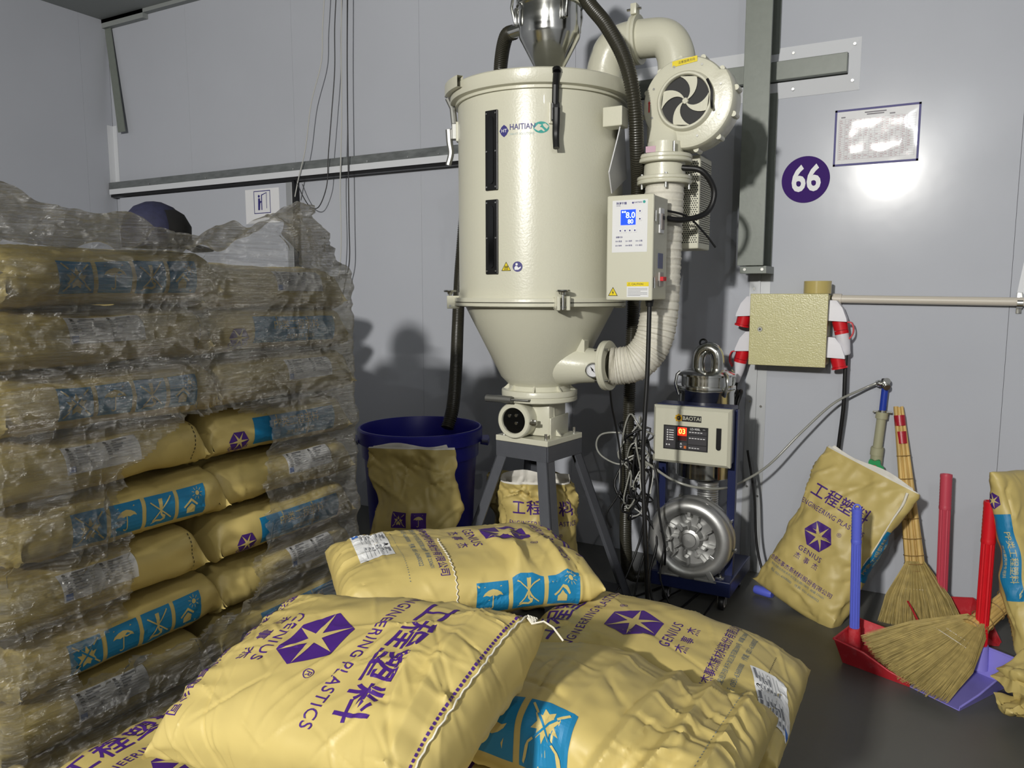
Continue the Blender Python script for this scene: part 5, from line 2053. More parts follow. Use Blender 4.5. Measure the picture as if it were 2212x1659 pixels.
# ------------------------------------------------------------------ stainless vacuum loader on top
hl = empty('hopper_loader', (AX, AY, 2.55), 'polished stainless vacuum loader with cone standing on the dryer lid', 'loader')
LX = AX + 0.045
TL = Matrix.Translation((LX, AY, 0))
m = MB().use(STEEL)
m.lathe([(0.055, 2.552), (0.055, 2.62), (0.06, 2.625), (0.14, 2.775), (0.143, 2.785), (0.143, 2.905), (0.15, 2.912)], TL, 64)
m.build('hopper', parent=hl, smooth=40)
m = MB().use(STEEL)
m.lathe([(0.15, 2.91), (0.158, 2.914), (0.158, 2.928), (0.15, 2.932), (0.158, 2.936), (0.158, 2.95), (0.146, 2.955), (0.146, 3.10), (0.13, 3.14), (0.05, 3.16), (0.0005, 3.16)], TL, 64)
m.build('head', parent=hl, smooth=40)
for a in (0.9, -0.85, 2.6):
    n_ = Vector((math.sin(a), -math.cos(a), 0))
    c_ = Vector((LX, AY, 2.90)) + n_ * 0.16
    R_ = frame((0, 0, 0), (math.cos(a), math.sin(a), 0), (0, 0, 1)).to_3x3()
    b_ = MB().use(STEEL)
    b_.box(c_ + Vector((0, 0, -0.04)), (0.028, 0.075, 0.02), R_, 0.004)
    b_.tube([c_ + Vector((0, 0, -0.07)) + n_ * 0.005, c_ + n_ * 0.022, c_ + Vector((0, 0, 0.06)) + n_ * 0.012, c_ + Vector((0, 0, 0.075)) - n_ * 0.008], 0.007, 8)
    b_.build('spring_clip', parent=hl, smooth=40)
m = MB().use(STEEL)
m.cyl((LX - 0.10, AY - 0.02, 2.84), (LX - 0.205, AY + 0.0, 2.835), 0.03, n=20)
m.build('material_inlet', parent=hl, smooth=40)


def ribbed(name, ctl, r, label, n=12, rib=0.0022, pitch=0.011):
    base = spline(ctl, 14)
    # resample evenly so that each rib is a ring
    L_ = [0]
    for a, b in zip(base[:-1], base[1:]):
        L_.append(L_[-1] + (b - a).length)
    cnt = int(L_[-1] / pitch) * 4
    P = np.array([tuple(p) for p in base])
    q = np.linspace(0, L_[-1], cnt)
    pts_ = [Vector((np.interp(x, L_, P[:, 0]), np.interp(x, L_, P[:, 1]), np.interp(x, L_, P[:, 2]))) for x in q]
    rr_ = [r + (rib if k % 4 in (1, 2) else -rib) for k in range(cnt)]
    o = MB().use(HOSE).tube(pts_, rr_, n).build(name, smooth=70)
    tag(o, label, 'hose')
    return o


h0 = Vector((LX - 0.19, AY, 2.836))
ribbed('suction_hose', [h0, h0 + Vector((-0.06, 0.03, -0.005)), h0 + Vector((-0.14, 0.12, -0.09)), (-2.08, 3.62, 2.56), (-2.28, 3.86, 2.3), atY(1012, 420, 3.98), atY(996, 560, 3.94),
                        atY(989, 700, 3.78), atY(985, 800, 3.58), atY(978, 880, 3.42), atY(966, 925, 3.36)], 0.033,
       'black material hose from the loader down into the blue bin', 16)
ribbed('vacuum_hose', [(LX, AY, 3.155), (LX + 0.015, AY - 0.02, 3.25), atY(1225, -120, 3.31), atY(1262, -10, 3.28), atY(1310, 55, 3.24), atY(1350, 130, 3.22), atY(1370, 220, 3.24), atY(1376, 330, 3.34), atY(1378, 420, 3.5), atY(1372, 560, 3.66), atY(1367, 680, 3.72),
                       atY(1362, 780, 3.72), atY(1358, 900, 3.72), atY(1354, 1010, 3.72), atY(1352, 1090, 3.74), atY(1352, 1180, 3.80), Vector((-1.40, 3.90, 0.05)), Vector((-1.26, 4.02, 0.045))], 0.030,
       'olive-black ribbed vacuum hose arching over the dryer and down behind its duct', 16)
# ================================================================== VACUUM LOADER UNIT ON WHEELS
LX0, LX1 = -1.235, -0.845
LFY = 3.74                       # its front
lu = empty('vacuum_loader_unit', (-1.04, 3.95, 0), 'vacuum loader unit on casters with silver blower and red digit display', 'vacuum unit')
m = MB().use(NAVY)
m.box2((LX0 - 0.005, LFY, 0.085), (LX1 + 0.02, LFY + 0.46, 0.165), 0.006)
m.build('base', parent=lu, smooth=0)
for x in (LX0 + 0.07, LX1 - 0.03):
    for y in (LFY + 0.05, LFY + 0.40):
        c_ = MB().use(RUBBER)
        c_.lathe([(0.004, -0.014), (0.034, -0.014), (0.037, -0.010), (0.037, 0.010), (0.034, 0.014), (0.004, 0.014)], frame((x, y, 0.037), (0, 1, 0), (0, 0, 1)), 24)
        c_.use(WHITEPL)
        c_.lathe([(0.0005, 0.0145), (0.022, 0.0145), (0.024, 0.012)], frame((x, y, 0.037), (0, 1, 0), (0, 0, 1)), 20)
        o = c_.build('caster_wheel', parent=lu, smooth=40)
        f_ = MB().use(CHROME)
        for s_ in (-1, 1):
            f_.box((x + s_ * 0.019, y, 0.058), (0.003, 0.028, 0.055))
        f_.box((x, y, 0.0835), (0.044, 0.05, 0.004))
        f_.build('fork', parent=o, smooth=0)
for x in (LX0 + 0.015, LX1 - 0.015):
    p_ = MB().use(NAVY)
    p_.box2((x - 0.02, LFY + 0.10, 0.16), (x + 0.02, LFY + 0.14, 1.02), 0.003)
    p_.build('post', parent=lu, smooth=0)
# control box
bz0, bz1 = 0.745, 1.035
m = MB().use(NAVY)
m.box2((LX0 + 0.005, LFY + 0.02, bz0 + 0.01), (LX1 - 0.005, LFY + 0.15, bz1 + 0.004), 0.004)
bx = m.build('control_box', parent=lu, smooth=0)
m = MB().use(BOXCREAM)
w_, h_ = (LX1 - LX0) / 2, (bz1 - bz0) / 2
cxx, czz = (LX0 + LX1) / 2, (bz0 + bz1) / 2
ring = []
for (s_, y) in ((1.0, LFY + 0.02), (1.0, LFY - 0.005), (0.93, LFY - 0.022)):
    ring.append([(cxx + a * (w_ - (1 - s_) * 0.2), y, czz + b * (h_ - (1 - s_) * 0.2)) for a, b in ((-1, -1), (1, -1), (1, 1), (-1, 1))])
vs = [p for r_ in ring for p in r_]
fs = [(i * 4 + k, i * 4 + (k + 1) % 4, (i + 1) * 4 + (k + 1) % 4, (i + 1) * 4 + k) for i in range(2) for k in range(4)] + [(8, 9, 10, 11), (3, 2, 1, 0)]
m.add(vs, fs)
dr = m.build('box_cover', parent=bx, smooth=0)
TV = FACE_Y(Vector((cxx, LFY - 0.022, czz)))
m = MB().use(BLACKM)
pts = [(0.128, 0.052), (0.152, 0.052), (0.152, -0.045)] + [(0.14 + 0.012 * math.cos(t), -0.045 + 0.012 * math.sin(t)) for t in np.linspace(0, -PI, 9)] + [(0.128, -0.045)]
m.prism(pts, 0.006, TV)
m.build('pull_latch', parent=dr, smooth=20)
m = MB().use(BLACK)
m.box(TV @ Vector((-0.025, -0.012, 0.001)), (0.225, 0.003, 0.122))
T2 = TV @ Matrix.Translation((-0.025, -0.012, 0.0026))
m.use(mat('panel_outline', srgb(60, 58, 62), 0.5))
for a in ((-0.105, -0.055, -0.05, 0.055), (-0.042, -0.055, 0.008, -0.02), (-0.042, -0.015, 0.008, 0.055), (0.014, 0.022, 0.105, 0.04), (0.014, -0.028, 0.105, 0.016), (0.014, -0.055, 0.105, -0.033)):
    put_poly(m, [(a[0], a[1]), (a[2], a[1]), (a[2], a[3]), (a[0], a[3])], T2, 0.0002)
m.use(LABELW)
for k in range(5):
    put_poly(m, circle(0.004, 8, -0.092, 0.036 - k * 0.012), T2, 0.0006)
    put_poly(m, [(-0.084, 0.034 - k * 0.012), (-0.06, 0.034 - k * 0.012), (-0.06, 0.038 - k * 0.012), (-0.084, 0.038 - k * 0.012)], T2, 0.0006)
for x in (-0.095, -0.082):
    put_poly(m, circle(0.004, 8, x, -0.038), T2, 0.0006)
put_text(m, 'LD-900L', 0.0145, T2 @ Matrix.Translation((0.048, 0.049, 0.0004)), bold=0.01)
put_text(m, 'VTL', 0.007, T2 @ Matrix.Translation((0.092, 0.049, 0.0004)))
for x, y in ((-0.022, -0.028), (-0.022, -0.045)):
    s_ = 1 if y > -0.04 else -1
    put_poly(m, [(x - 0.006, y - 0.005 * s_), (x + 0.006, y - 0.005 * s_), (x, y + 0.006 * s_)], T2, 0.0006)
for r_, n_ in ((0.033, 5), (0.003, 6), (-0.046, 4)):
    for k in range(n_):
        put_poly(m, [(0.018 + k * 0.014, r_ - 0.002), (0.028 + k * 0.014, r_ - 0.002), (0.028 + k * 0.014, r_ + 0.002), (0.018 + k * 0.014, r_ + 0.002)], T2, 0.0006)
m.use(mat('orange_key', srgb(220, 110, 40), 0.5))
put_poly(m, [(-0.007, -0.052), (0.005, -0.052), (0.005, -0.038), (-0.007, -0.038)], T2, 0.0006)
m.use(mat('dim_red_window', srgb(90, 8, 8), 0.4))
put_poly(m, [(-0.040, -0.012), (0.006, -0.012), (0.006, 0.014), (-0.040, 0.014)], T2, 0.0006)
m.use(LEDR)
put_poly(m, [(-0.040, 0.012), (0.006, 0.012), (0.006, 0.054), (-0.040, 0.054)], T2, 0.0008)
m.use(LEDY)
put_text(m, '03', 0.036, T2 @ Matrix.Translation((-0.017, 0.033, 0.0008)) @ Matrix.Shear('XZ', 4, (0, 0)), bold=0.012)
m.build('display_panel', parent=dr, smooth=0)
m = MB().use(BLACK)
T3 = TV @ Matrix.Translation((-0.01, 0.088, 0))
put_poly(m, [(-0.035, -0.016), (0.062, -0.016), (0.062, 0.016), (-0.035, 0.016)], T3, 0.0006)
m.use(BOXCREAM)
put_text(m, 'BAOTAI', 0.0265, T3 @ Matrix.Translation((0.014, 0, 0.0006)), bold=0.004, sx=0.98)
m.use(mat('gold_ink', srgb(220, 170, 30), 0.4))
gear = []
for k in range(32):
    r_ = 0.021 if k % 4 < 2 else 0.017
    gear.append((-0.052 + r_ * math.cos(k * PI / 16), r_ * math.sin(k * PI / 16)))
put_poly(m, gear, T3, 0.0006)
m.use(BLACK)
put_poly(m, circle(0.011, 18, -0.052, 0), T3, 0.001)
m.use(mat('gold_ink', srgb(220, 170, 30), 0.4))
put_text(m, 'BT', 0.010, T3 @ Matrix.Translation((-0.052, 0, 0.001)), bold=0.01)
m.build('maker_logo', parent=dr, smooth=0)
# stainless vessel
VX, VY = -1.045, LFY + 0.27
TVs = Matrix.Translation((VX, VY, 0))
m = MB().use(STEEL)
m.lathe([(0.0005, 0.632), (0.14, 0.632), (0.146, 0.638), (0.146, 1.085), (0.15, 1.09), (0.15, 1.10), (0.146, 1.104)], TVs, 56)
m.build('vessel', parent=lu, smooth=40)
m = MB().use(STEEL)
m.lathe([(0.15, 1.104), (0.15, 1.116), (0.13, 1.12), (0.13, 1.165), (0.146, 1.168), (0.146, 1.178), (0.12, 1.19), (0.07, 1.205), (0.0005, 1.205)], TVs, 56)
vl = m.build('vessel_lid', parent=lu, smooth=40)
for a in (-0.9, 0.9, 2.4, -2.4):
    n_ = Vector((math.sin(a), -math.cos(a), 0))
    b_ = MB().use(STEEL)
    c_ = Vector((VX, VY, 1.09)) + n_ * 0.152
    b_.tube([c_ + Vector((0, 0, -0.02)), c_ + n_ * 0.02 + Vector((0, 0, 0.04)), c_ + n_ * 0.012 + Vector((0, 0, 0.085)), c_ - n_ * 0.006 + Vector((0, 0, 0.1))], 0.008, 8)
    b_.build('lid_clip', parent=vl, smooth=40)
m = MB().use(STEEL)
px_ = [(VX - 0.045, VY, 1.20), (VX - 0.045, VY, 1.245), (VX - 0.035, VY, 1.285), (VX + 0.0, VY, 1.31), (VX + 0.04, VY, 1.295), (VX + 0.055, VY, 1.255), (VX + 0.055, VY, 1.20)]
m.tube(spline(px_, 6), 0.034, 20)
m.build('lid_elbow', parent=vl, smooth=50)
m = MB().use(BLACKM)
TE = frame((VX - 0.02, VY - 0.01, 1.338), (1, 0, 0), (0, 0, 1))
m.lathe([(0.018 + 0.005 * math.cos(t), 0.005 * math.sin(t)) for t in np.linspace(0, 2 * PI, 9)], TE, 20)
m.build('lifting_eye', parent=vl, smooth=60)
# corrugated pipe from the vessel to the blower
m = MB().use(CASTALU)
pts = [Vector((VX + 0.03, VY - 0.02, 0.61 - k * 0.004)) for k in range(36)]
m.tube(pts, [0.052 + (0.004 if k % 3 == 1 else 0) for k in range(36)], 24)
m.build('corrugated_pipe', parent=lu, smooth=60)

# side channel blower
GX, GY, GZ = -1.045, LFY + 0.03, 0.345
TG = frame(Vector((GX, GY, GZ)), (1, 0, 0), (0, 0, 1)) @ Matrix.Scale(1.06, 4)
m = MB().use(CASTALU)
prof = [(0.125, -0.026), (0.128, 0.004), (0.135, 0.010)]
for t in np.linspace(PI * 0.9, -PI * 0.35, 14):
    prof.append((0.166 + 0.036 * math.cos(t), 0.0 + 0.036 * math.sin(t)))
prof += [(0.198, -0.05), (0.203, -0.055), (0.203, -0.075), (0.196, -0.08), (0.18, -0.13), (0.0005, -0.13)]
m.lathe(prof, TG, 64)
bl = m.build('side_channel_blower', parent=lu, smooth=45)
m = MB().use(CASTALU)
m.lathe([(0.13, -0.022), (0.10, -0.026), (0.062, -0.024), (0.055, -0.004), (0.05, 0.006), (0.036, 0.010), (0.034, 0.020), (0.0005, 0.022)], TG, 48)
m.build('cover_dish', parent=bl, smooth=45)
for k in range(9):
    a = k * 2 * PI / 9 + 0.2
    v_ = MB().use(CASTALU)
    q = []
    for u in (0.052, 0.085, 0.09, 0.126):
        aa = a + (0.0 if u < 0.087 else 0.22) + (u - 0.05) * 1.2
        q.append((u * math.cos(aa), u * math.sin(aa)))
    for i in range(3):
        p0, p1 = q[i], q[i + 1]
        dx, dy = p1[0] - p0[0], p1[1] - p0[1]
        l_ = math.hypot(dx, dy)
        nx_, ny_ = -dy / l_ * 0.003, dx / l_ * 0.003
        v_.prism([(p0[0] + nx_, p0[1] + ny_), (p0[0] - nx_, p0[1] - ny_), (p1[0] - nx_, p1[1] - ny_), (p1[0] + nx_, p1[1] + ny_)], 0.038, TG @ Matrix.Translation((0, 0, -0.018)))
    v_.build('rib', parent=bl, smooth=0)
for k, a in enumerate((PI / 2, PI / 2 + 2 * PI / 3, PI / 2 + 4 * PI / 3)):
    v_ = MB().use(CASTALU)
    v_.box(TG @ Vector((0.132 * math.cos(a), 0.132 * math.sin(a), 0.012)), (0.018, 0.03, 0.03), Matrix.Rotation(-(a - PI / 2), 3, 'Y'), 0.003)
    v_.build('cover_clamp', parent=bl, smooth=0)
for k in range(9):
    a = k * 2 * PI / 9 + 0.5
    p = TG @ Vector((0.207 * math.cos(a), 0.207 * math.sin(a), -0.05))
    MB().use(CHROME).cyl(p, p + Vector((0, 0.03, 0)), 0.008, n=8).build('bolt', parent=bl)
for s_ in (-1, 1):
    v_ = MB().use(CASTALU)
    v_.prism([(s_ * 0.05, -0.175), (s_ * 0.10, -0.15), (s_ * 0.135, -0.182), (s_ * 0.06, -0.182)][::1], 0.02, TG @ Matrix.Translation((0, 0, 0.012)))
    v_.box(TG @ Vector((s_ * 0.09, -0.179, 0.01)), (0.11, 0.06, 0.006))
    v_.box(TG @ Vector((s_ * 0.112, -0.155, 0.03)), (0.03, 0.012, 0.055), Matrix.Rotation(s_ * -0.5, 3, 'Y'), 0.003)
    v_.build('foot', parent=bl, smooth=0)
for x in (LX0 + 0.06, LX1 - 0.045):
    v_ = MB().use(CHROME)
    v_.box((x, LFY + 0.05, 0.1675), (0.045, 0.02, 0.004))
    v_.cyl((x, LFY + 0.05, 0.168), (x, LFY + 0.05, 0.182), 0.007, n=8)
    v_.build('bolt', parent=bl)
m = MB().use(CASTALU)
m.cyl((GX, GY + 0.13, GZ), (GX, GY + 0.36, GZ), 0.10, n=28)
m.build('motor', parent=bl, smooth=40)

# ================================================================== POWER BOX ON THE WALL
pb = empty('power_box', (-0.69, 4.3, 1.21), 'hammered yellow-green power box with key lock on the wall', 'electrical box')
x0, x1, z0, z1, yf = -0.878, -0.491, 1.215, 1.593, YW - 0.20
m = MB().use(YBOX)
m.box2((x0 + 0.006, yf + 0.012, z0 + 0.006), (x1 - 0.006, YW - 0.001, z1 - 0.006), 0.003)
m.build('body', parent=pb, smooth=0)
m = MB().use(YBOX)
m.box2((x0, yf, z0), (x1, yf + 0.010, z1), 0.003)
bd = m.build('door', parent=pb, smooth=0)
m = MB().use(CHROME)
lk = atY(1642, 711, yf)
m.cyl(lk, lk + Vector((0, -0.008, 0)), 0.0145, 0.012, n=20)
m.use(BLACK)
m.cyl(lk + Vector((0, -0.0082, 0)), lk + Vector((0, -0.0085, 0)), 0.005, n=10)
m.build('lock', parent=bd, smooth=40)
tr = empty('tape_roll', (-0.56, 4.31, z1), 'roll of amber packing tape lying on the power box', 'tape')
m = MB().use(TAPE)
TR_ = Matrix.Translation((-0.556, 4.30, z1 + 0.0005))
m.lathe([(0.040, 0.0), (0.067, 0.0), (0.068, 0.001), (0.068, 0.064), (0.067, 0.065), (0.040, 0.065), (0.040, 0.0)], TR_, 48)
m.build('tape', parent=tr, smooth=40)
m = MB().use(mat('cardboard_core', srgb(170, 140, 96), 0.8))
m.lathe([(0.036, 0.0), (0.040, 0.0), (0.040, 0.065), (0.036, 0.065), (0.036, 0.0)], TR_, 40)
m.build('core', parent=tr, smooth=40)


def outlet(x, z, sgn, plug, label):
    """industrial socket on the box's side: white housing, red ring and flap, optionally a red-white plug"""
    e = empty('power_socket', (x, yf + 0.09, z), label, 'socket')
    y = yf + 0.095
    m = MB().use(WHITEPL)
    q = []
    for zz, xo, hy in ((z + 0.055, 0.036, 0.036), (z + 0.02, 0.066, 0.042), (z - 0.035, 0.088, 0.047), (z - 0.05, 0.09, 0.048)):
        q.append([(x, y - hy, zz), (x + sgn * xo, y - hy * 0.92, zz - xo * 0.05), (x + sgn * xo, y + hy * 0.92, zz - xo * 0.05), (x, y + hy, zz)])
    vs = [p for r_ in q for p in r_]
    m.add(vs, [(i * 4 + k, i * 4 + (k + 1) % 4, (i + 1) * 4 + (k + 1) % 4, (i + 1) * 4 + k) for i in range(3) for k in range(4)] + [(0, 1, 2, 3), (15, 14, 13, 12)])
    m.build('housing', parent=e, smooth=0)
    ax = Vector((sgn * 0.22, 0, -0.975)).normalized()
    c_ = Vector((x + sgn * 0.05, y, z - 0.045))
    m = MB().use(RED)
    m.cyl(c_, c_ + ax * 0.055, 0.037, 0.035, n=24)
    m.build('red_ring', parent=e, smooth=40)
    m = MB().use(RED)
    pv = c_ + ax * 0.012 + Vector((sgn * 0.036, -0.0, 0))
    n_ = 10
    ctl_ = [pv, pv + Vector((sgn * 0.022, 0.0, -0.004)), pv + Vector((sgn * 0.032, 0.0, -0.03)), pv + Vector((sgn * 0.03, 0, -0.06)), pv + Vector((sgn * 0.016, 0, -0.085))]
    for a, b in zip(spline(ctl_, 4)[:-1], spline(ctl_, 4)[1:]):
        m.box((a + b) / 2, ((b - a).length * 1.3, 0.045, 0.006), frame((0, 0, 0), b - a, (0, 1, 0)).to_3x3(), 0.001)
    if plug:
        m.build('flap', parent=e, smooth=0)
    else:
        MB().use(RED).cyl(c_ + ax * 0.056, c_ + ax * 0.066, 0.040, n=24).build('flap', parent=e, smooth=40)
    if plug:
        p = empty('power_plug', c_ + ax * 0.1, plug, 'plug')
        m = MB().use(RED)
        m.cyl(c_ + ax * 0.057, c_ + ax * 0.075, 0.035, n=24)
        m.build('collar', parent=p, smooth=40)
        m = MB().use(WHITEPL)
        T_ = frame(c_ + ax * 0.075, ax.orthogonal(), ax.cross(ax.orthogonal()))
        if (T_.to_3x3() @ Vector((0, 0, 1))).dot(ax) < 0:
            T_ = T_ @ Matrix.Rotation(PI, 4, 'X')
        m.lathe([(0.033, 0.0), (0.033, 0.03), (0.031, 0.055), (0.026, 0.085), (0.024, 0.105), (0.018, 0.112), (0.0005, 0.112)], T_, 24)
        m.build('body', parent=p, smooth=40)
        return c_ + ax * 0.187
    return None


out_r1 = outlet(x1 - 0.004, 1.505, 1, 'red and white plug in the upper right socket, black cable below', 'white power socket with red flap, upper right side of the power box')
outlet(x1 - 0.004, 1.315, 1, None, 'white power socket with red cap, lower right side of the power box')
outlet(x0 + 0.004, 1.525, -1, None, 'white power socket with red cap, upper left side of the power box')
out_l2 = outlet(x0 + 0.004, 1.335, -1, 'red and white plug in the lower left socket above the vacuum unit', 'white power socket with red flap, lower left side of the power box')
c_ = MB().use(RUBBER)
c_.tube(spline([out_r1, out_r1 + Vector((0.0, 0.0, -0.1)), atY(1822, 880, YW - 0.10), atY(1812, 960, YW - 0.08), atY(1800, 1060, YW - 0.06), atY(1780, 1150, YW - 0.06)], 8), 0.0105, 10)
tag(c_.build('power_cable', smooth=60), 'black cable dropping from the right plug behind the leaning sack', 'cable')
for k, dx in enumerate((0.0, 0.016)):
    c_ = MB().use(RUBBER)
    c_.tube(spline([out_l2 + Vector((dx - 0.006, 0, 0)), out_l2 + Vector((dx - 0.01, -0.01, -0.06)), atY(1594 + k * 8, 845, 4.16), atY(1586 + k * 6, 880, 4.10), atY(1586 + k * 6, 930, 4.06)], 8), 0.0085, 10)
    tag(c_.build('power_cable', smooth=60), ['left of two black cables running from the left plug behind the vacuum unit', 'right of two black cables running from the left plug behind the vacuum unit'][k], 'cable', 'left plug cables')

# conduit pipe
cp = empty('conduit_pipe', (0.0, YW, 1.55), 'cream plastic conduit pipe running right from the power box', 'pipe')
m = MB().use(PIPEC)
m.cyl((x1, YW - 0.035, 1.566), (1.695, YW - 0.035, 1.538), 0.021, n=20)
m.build('pipe', parent=cp, smooth=40)
m = MB().use(PIPEC)
m.cyl((x1, YW - 0.035, 1.566), (x1 + 0.045, YW - 0.035, 1.565), 0.028, n=20)
m.build('coupling', parent=cp, smooth=40)
m = MB().use(CHROME)
cl = atY(2203, 655, YW - 0.035)
m.cyl((cl.x - 0.012, YW - 0.035, 1.5495), (cl.x + 0.012, YW - 0.035, 1.549), 0.024, n=20)
m.box((cl.x, YW - 0.006, 1.549), (0.024, 0.006, 0.10), None, 0.002)
m.build('clamp', parent=cp, smooth=30)

# ================================================================== AIR TAP
at_ = empty('air_tap', (-0.23, YW, 0.7), 'grey-green air pipe with green knob and brass manifold on the wall', 'air tap')
ay = YW - 0.05
k0, k1 = atY(1890, 1006, ay), atY(1906, 890, ay)
m = MB().use(PPR)
m.cyl(k0 + Vector((0.002, 0.012, -0.06)), k0 + (k1 - k0) * 0.35, 0.030, n=20)
m.cyl(k0, k1, 0.023, n=20)
m.cyl(k1 - (k1 - k0) * 0.12, k1, 0.030, n=20)
m.cyl(k0 + (k1 - k0) * 0.2, k0 + (k1 - k0) * 0.33, 0.032, n=20)
m.build('pipe', parent=at_, smooth=40)
m = MB().use(GREENPL)
TK = FACE_Y(k0 + Vector((0, -0.03, 0)))
gear = []
for k in range(48):
    t = k * 2 * PI / 48
    r_ = 0.040 + 0.006 * math.cos(6 * t)
    gear.append((r_ * math.cos(t), r_ * math.sin(t)))
m.prism(gear, 0.028, TK)
kn = m.build('knob', parent=at_, smooth=50)
m = MB().use(REDINK)
m.prism(circle(0.015, 20), 0.003, TK @ Matrix.Translation((0, 0, 0.028)))
m.build('knob_cap', parent=kn, smooth=20)
m = MB().use(PPR)
m.cyl(k0, k0 + Vector((0, -0.035, 0)), 0.022, n=16)
m.build('valve_stem', parent=at_, smooth=40)
b0, b1 = k1, atY(1912, 838, ay)
m = MB().use(BLUEFIT)
m.cyl(b0, b1, 0.017, n=18)
m.build('blue_hose_stub', parent=at_, smooth=40)
m = MB().use(CHROME)
m.cyl(b0 + Vector((0, 0, -0.008)), b0 + Vector((0, 0, 0.010)), 0.021, n=20)
m.cyl(b0 + Vector((-0.045, 0, 0)), b0 + Vector((0.045, 0, 0)), 0.006, n=8)
m.build('hose_clip', parent=at_, smooth=40)
mz = atY(1912, 828, ay)
m = MB().use(BLACKM)
m.box(mz, (0.035, 0.035, 0.05), None, 0.005)
mf = m.build('manifold', parent=at_, smooth=0)
for d_ in ((-0.04, -0.02, 0.0), (0.012, -0.045, 0.018), (0.012, -0.045, -0.018)):
    m = MB().use(CHROME)
    m.cyl(mz + Vector(d_) * 0.2, mz + Vector(d_), 0.014, n=14)
    m.cyl(mz + Vector(d_) * 0.5, mz + Vector(d_) * 0.8, 0.018, n=14)
    m.build('coupler', parent=mf, smooth=40)
ah = MB().use(CLEARHOSE)
ah.tube(spline([mz + Vector((-0.04, -0.02, 0)), atY(1860, 842, ay - 0.03), atY(1800, 872, YW - 0.14), atY(1730, 935, YW - 0.2), atY(1660, 1005, 4.15), atY(1600, 1042, 4.02), atY(1560, 1055, 3.80), atY(1500, 1052, 3.68), atY(1450, 1035, 3.66), atY(1405, 1005, 3.68), atY(1375, 985, 3.70)], 10), 0.0065, 8)
tag(ah.build('air_hose', smooth=60), 'clear air hose sagging from the air tap across the vacuum unit', 'hose')

# ================================================================== BLUE BIN AND THE SACKS AROUND THE STAND
BC = Vector((-2.43, 3.37, 0))
bn = empty('waste_bin', BC, 'large dark blue round plastic bin behind the stack', 'bin')
m = MB().use(BINBLUE)
m.lathe([(0.0005, 0.012), (0.255, 0.012), (0.262, 0.0), (0.268, 0.004), (0.30, 0.72), (0.315, 0.725), (0.317, 0.80), (0.336, 0.806), (0.337, 0.872), (0.330, 0.88), (0.322, 0.88), (0.318, 0.868), (0.312, 0.80), (0.305, 0.73), (0.25, 0.02), (0.0005, 0.016)], Matrix.Translation(BC), 72)
m.build('body', parent=bn, smooth=40)
for a in (PI + 0.52, 0.52):
    h_ = MB().use(BINBLUE)
    h_.lathe([(0.334, 0.79), (0.375, 0.785), (0.378, 0.80), (0.375, 0.815), (0.334, 0.815), (0.334, 0.79)], Matrix.Translation(BC), 12, a - 0.2, a + 0.2)
    h_.build('handle', parent=bn, smooth=40)
m = MB().use(YELLOW)
st_ = []
for k in range(18):
    t = 2 * PI * k / 18
    a = -PI / 2 + 1.02 + 0.16 * math.cos(t)
    st_.append((BC.x + 0.289 * math.cos(a), BC.y + 0.289 * math.sin(a), 0.45 + 0.055 * math.sin(t)))
m.add(st_, [tuple(range(18))])
m.build('sticker', parent=bn, smooth=0)


def sp1(pr):
    pr.picto(0, 0.075, front(-0.07, 0.10), PRINTP)
    pr.picto(1, 0.075, front(0.03, 0.10), PRINTP)
    pr.part('lettering')
    pr.text('怕火', 0.014, front(-0.07, 0.045), PRINTP)
    pr.part('lettering')
    pr.text('怕雨', 0.014, front(0.03, 0.045), PRINTP)
    pr.part('lettering')
    pr.text('注意事项', 0.03, front(0.05, -0.10), PRINTP, 0.006)


def crush(amp, seed):
    def f(G, U, V):
        G = G.copy()
        G[:, 2] += amp * fbm(G[:, 0] * 7 + seed, G[:, 1] * 6 + seed, G[:, 2] * 0 + seed * 0.37, 2) * np.clip((V + 0.25) / 0.4, 0.3, 1)
        G[:, 0] += 0.5 * amp * fbm(G[:, 1] * 6 + seed + 9, G[:, 2] * 6 + seed, G[:, 2] * 0 + 2.2, 2)
        return G
    return f


def up_frame(px, py, Y, h, lean=0.1, yaw=0.0, roll=0.0):
    """standing sack: its middle seen at pixel (px, py) at depth Y"""
    c = atY(px, py, Y)
    n = Vector((math.sin(YAW + yaw), -math.cos(YAW + yaw), 0))
    u = Vector((math.cos(YAW + yaw), math.sin(YAW + yaw), 0))
    v = Vector((0, 0, 1)) - n * lean + u * roll
    return c, u, v


c_, u_, v_ = up_frame(895, 1105, 2.88, 0.6, 0.10, -0.1)
c_.z = 0.435
open_sack('kraft_sack', 'limp empty kraft sack with violet handling pictures standing against the blue bin', 0.86, 0.92, 0.045, 311, c_, u_, v_, sp1, liner=True, deform=crush(0.045, 3.1), ncrease=80, hc=0.014)


def sp2(pr):
    pr.front_print(0.03, -0.02)
    pr.band(pr.sk.P, 0.05, 0.25, logo=False, sgn=-1)


c_, u_, v_ = up_frame(1165, 1100, AY - 0.02, 0.6, 0.0, -0.1)
c_.z = 0.34
open_sack('kraft_sack', 'open crumpled kraft sack with white liner standing under the dryer stand', 0.66, 1.02, 0.11, 317, c_, u_, v_, sp2, deform=crush(0.05, 5.7), ncrease=110, hc=0.018,
          bfun=lambda v, b: b)


def sp3(pr):
    pr.band(pr.sk.P, -0.1, 0.3, logo=False)


c_ = Vector((-2.02, 3.82, 0.29))
open_sack('kraft_sack', 'dim kraft sack standing in the shade between the bin and the dryer stand', 0.56, 0.95, 0.08, 323, c_, Vector((0.9, 0.4, 0)), Vector((0.02, -0.1, 1)), sp3, liner=False, deform=crush(0.04, 8.2), ncrease=70, hc=0.014)

